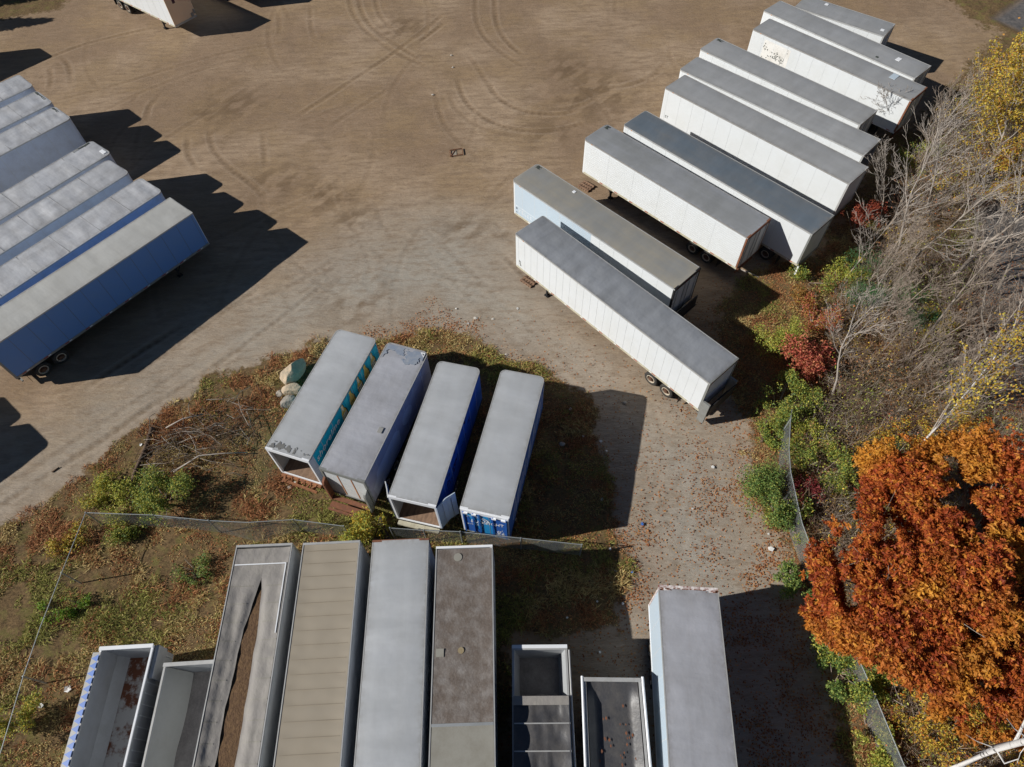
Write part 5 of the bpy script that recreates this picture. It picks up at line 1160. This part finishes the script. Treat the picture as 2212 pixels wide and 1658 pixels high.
fence('short shaded stretch of chain link fence between the delivery trailers and the long ones', [(842,1141),(915,1146),(994,1149)], 1.8, (0, 1, 2))
fence('chain link fence panel leaning beside the blue trailer, ending in the shade', [(994,1149),(1125,1163),(1257,1177)], 1.7, (0, 1, 2), wire=.013)
fence('thin fence rail running down the left edge from the fence corner', [(185,1108),(133,1238),(87,1355),(50,1462),(3,1620),(-30,1720)], 1.8, (1, 3, 5), wire=.003, pitch=.2)
fence('long chain link fence along the right side of the yard, half buried in bushes', [(1712,880),(1708,906),(1704.7,969),(1708,1019),(1733,1131),(1764.7,1216.7),(1808,1318),(1889.7,1501.7),(1954.7,1657),(1985,1730)], 1.9, (1, 3, 5, 6, 7, 8), wire=.010)
b = at(400, 1118, .3); MB().tube([at(325,1117,1.0), at(400,1122,.9), at(412,1130,.3)], .03, 6).build('broken_rail', M['wire'], label='bent grey rail lying against the foot of the sagging fence', cat='rail')
# ------------------------------------------------------------------ rocks
def rock(label, px, py, z, size, seed, mat, rz=0.):
    rg = np.random.RandomState(seed); c = at(px, py, z); import bmesh
    bm = bmesh.new(); bmesh.ops.create_icosphere(bm, subdivisions=4, radius=1.)
    pl = [(unit(rg.normal(size=3)), rg.uniform(.62, .9)) for _ in range(14)]
    for v_ in bm.verts:
        p = np.array(v_.co)
        for nn, dd in pl:
            q = p@nn-dd
            if q > 0: p = p-nn*q*.9
        f = 1+.07*(float(fbm(p[0]*2+seed, p[1]*2+p[2], .8, seed, 4))-.5)*2; p = p*f*np.array(size)
        v_.co = (p[0]*math.cos(rz)-p[1]*math.sin(rz), p[0]*math.sin(rz)+p[1]*math.cos(rz), max(p[2], -c[2]-.05))
    me = bpy.data.meshes.new('boulder'); bm.to_mesh(me); bm.free(); me.materials.append(M[mat])
    o = link('boulder', me, label=label, cat='boulder'); o.location = (c[0], c[1], c[2]); return o
M['stone'] = surf('tan_boulder_stone', (.50, .38, .26, 1), .85, 0, dirt=(.20, .19, .15, 1), amt=.6, sc=2.5, bump=.05, bsc=5)
M['stone2'] = surf('grey_boulder_stone', (.34, .30, .25, 1), .9, 0, dirt=(.15, .13, .12, 1), amt=.8, sc=3, bump=.06, bsc=6)
rock('large tan boulder at the top of the rock pile beside the shoreline trailer', 631, 805, .7, (.65, 1.15, .7), 3, 'stone', R(-28))
rock('middle tan boulder of the rock pile, flat topped', 634, 842, .35, (.75, .45, .45), 5, 'stone', R(5))
rock('lowest grey cracked boulder of the rock pile', 624, 868, .2, (.6, .45, .35), 8, 'stone2', R(30))
rock('small dark stone left of the rock pile', 606, 851, .1, (.3, .25, .2), 9, 'stone2')
rg = np.random.RandomState(12)
MR = surf('pale_cobble', (.48, .45, .40, 1), .85, amt=.5)
for k, (px, py, s) in enumerate([(775,795,.16),(1094,767,.15),(1150,828,.13),(1028,688,.2),(1065,690,.14),(1055,760,.16),(375,1002,.12),(640,1045,.25),(625,1053,.18),(1214,960,.22),(880,1010,.15),(355,1025,.1),(728,985,.12),(935,205,.14),(975,120,.13),(978,146,.12),(1350,870,.14)]):
    c = at(px, py, .03); bm_ = MB(); n_ = 8
    for i in range(4):
        th = math.pi*i/3
        for j in range(n_): bm_.v.append((s*math.sin(th)*math.cos(j*.785)*rg.uniform(.7, 1.1), s*.8*math.sin(th)*math.sin(j*.785)*rg.uniform(.7, 1.1), s*.5*math.cos(th)))
    for i in range(3):
        for j in range(n_): bm_.f.append((i*n_+j, i*n_+(j+1) % n_, (i+1)*n_+(j+1) % n_, (i+1)*n_+j)); bm_.m.append(0)
    o = bm_.build('stone', MR, label='small pale stone lying loose on the yard dirt', cat='stone', group='loose stones on the dirt'); o.location = (c[0], c[1], c[2])
# ------------------------------------------------------------------ brush pile, logs, scrap
rg = np.random.RandomState(31); m = MB()
for k in range(260):
    _x = rg.uniform(0, 1); c = at(318+235*_x+rg.normal()*12, 985-70*_x+rg.normal()*34, .15); a = rg.normal(.35, .75) if rg.rand() < .8 else rg.rand()*6.3; L = rg.uniform(.6, 2.6); z0, z1 = rg.uniform(.05, .6), rg.uniform(.05, .8)
    d = np.array([math.cos(a), math.sin(a), 0])*L/2; md = c+rg.normal(size=3)*.12; r_ = rg.uniform(.007, .026)
    m.tube([(c-d)*[1,1,0]+[0,0,z0], md*[1,1,0]+[0,0,(z0+z1)/2+.12], (c+d)*[1,1,0]+[0,0,z1]], [r_, r_*.9, r_*.4], 4, m=int(rg.rand() < .3), cap=False)
m.build('brush_pile', [M['bark_brown'], M['bark_grey']], label='tangled pile of dead branches at the edge of the dirt yard', kind='stuff', cat='brush pile')
def log(label, pts, r, mat='bark_brown', name='log'):
    P = [at(*p[:2], p[2] if len(p) > 2 else r) for p in pts]; m = MB(); m.tube(P, [r*(1-.35*i/(len(P)-1)) for i in range(len(P))], 8); return m.build(name, M[mat], smooth=True, label=label, cat='log')
log('dark curved log at the left side of the brush pile', [(330,925),(312,975),(292,1020),(280,1060)], .16)
log('short dark log under the green bush by the brush pile', [(295,1030),(270,1065),(245,1085)], .14)
log('long pale branch crossing the top of the brush pile', [(358,925,.4),(395,905,.6),(440,895,.5)], .045, 'bark_pale', 'branch')
log('pale forked branch along the bottom of the brush pile', [(375,1020,.4),(430,985,.6),(480,980,.5),(535,978,.3)], .05, 'bark_pale', 'branch')
log('dead log on the leaf litter beside the right hand fence', [(1660,910),(1652,930),(1645,955)], .14)
log('pale fallen stick behind the rusty framed trailer', [(1600,583),(1620,590),(1640,600)], .06, 'bark_pale', 'branch')
log('thin dark stick on the dirt at the left, beside the weeds', [(112,1020),(128,1010)], .05, 'bark_brown', 'branch')
c = at(985, 332); m = MB()
for a, b_ in (((-.55,-.38),(.5,-.42)), ((.5,-.42),(.62,.36)), ((.62,.36),(-.42,.42)), ((-.42,.42),(-.55,-.38))): m.obox((a[0], a[1], .08), (b_[0], b_[1], .08), .05, .06)
m.obox((-.55, -.38, .05), (.05, .40, .05), .04, .04); o = m.build('metal_scrap', M['rust'], label='small rusty rectangular metal frame lying alone on the open dirt', cat='scrap'); o.location = (c[0], c[1], .03); o.rotation_euler.z = .25
MB().add([(-.42,-.30,.02),(0,-.30,.02),(.1,.3,.02),(-.36,.3,.02)], [(0,1,2,3)]).build('sheet', M['tarp_tan'], o)
a = at(821, 1116, 1.5)*1; f1 = at(800, 1172, .1); f2 = at(847, 1172, .1); m = MB(); up_ = np.array([0, .03, 0]); m.add([a, f1, f2, a+up_, f1+up_, f2+up_], [(0,1,2), (5,4,3), (0,3,4,1), (1,4,5,2), (2,5,3,0)])
m.build('metal_scrap', surf('dark_rusted_sheet', (.05,.045,.045,1), .8, 0, dirt=(.10,.05,.035,1), amt=.7, sc=3), label='dark pointed metal sheet standing behind the rusty edged pale trailer', cat='scrap')
# wooden blocks under landing legs, litter
for lb, px, py in (('weathered pallet board stack under the front of the nearest long white trailer', 1143, 606), ('dark plank stack in front of the ribbed white trailer', 1266, 402)):
    c = at(px, py, .1); m = MB()
    for k in range(5): m.box((-.5+k*.22, -.45, 0), (-.34+k*.22, .45, .07)); 
    for k in (-1, 0, 1): m.box((-.5, k*.35-.05, .072), (.54, k*.35+.05, .14))
    o = m.build('wood_pallet', M['wood_floor'], label=lb, cat='pallet'); o.location = (c[0], c[1], .03); o.rotation_euler.z = R(-45)
PW = surf('white_litter', (.75, .75, .73, 1), .6, amt=.15); PB = surf('blue_litter', (.05, .18, .55, 1), .5)
rg = np.random.RandomState(6)
def scrapper(px, py, s, mat, label, grp=None):
    c = at(px, py, .03); m = MB(); q = [(rg.uniform(.6, 1)*s*math.cos(i*1.257), rg.uniform(.6, 1)*s*math.sin(i*1.257), rg.rand()*s*.5) for i in range(5)]; m.add(q+[(x, y, z+.02) for x, y, z in q], [(0,1,2,3,4), (9,8,7,6,5)]+[(i, (i+1) % 5, 5+(i+1) % 5, 5+i) for i in range(5)])
    o = m.build('litter', mat, label=label, cat='litter', group=grp); o.location = (c[0], c[1], .05)
scrapper(1664, 1187, .2, PW, 'folded white paper lying on the leaves near the right hand fence'); scrapper(147, 1490, .2, PW, 'white scrap of plastic on the weeds at the lower left')
scrapper(90, 1525, .14, PW, 'small white scrap beside the lower left sapling'); scrapper(1387, 1133, .12, PB, 'small blue wrapper on the gravel right of the fence end'); scrapper(1365, 1237, .1, PB, 'tiny blue wrapper at the edge of the weedy shade')
for px, py in [(1012,700),(1118,668),(1232,885),(1260,943),(1298,955),(1310,975),(1225,1335),(1290,1300),(1330,1235),(1318,1260),(1296,1410),(1318,1187),(1660,1155),(1345,1305),(470,1290),(1300,1080),(985,668),(305,962),(1495,1100),(1540,1010)]:
    scrapper(px, py, rg.uniform(.07, .13), PW, 'small white scrap of litter lying on the ground', 'small white litter scraps')
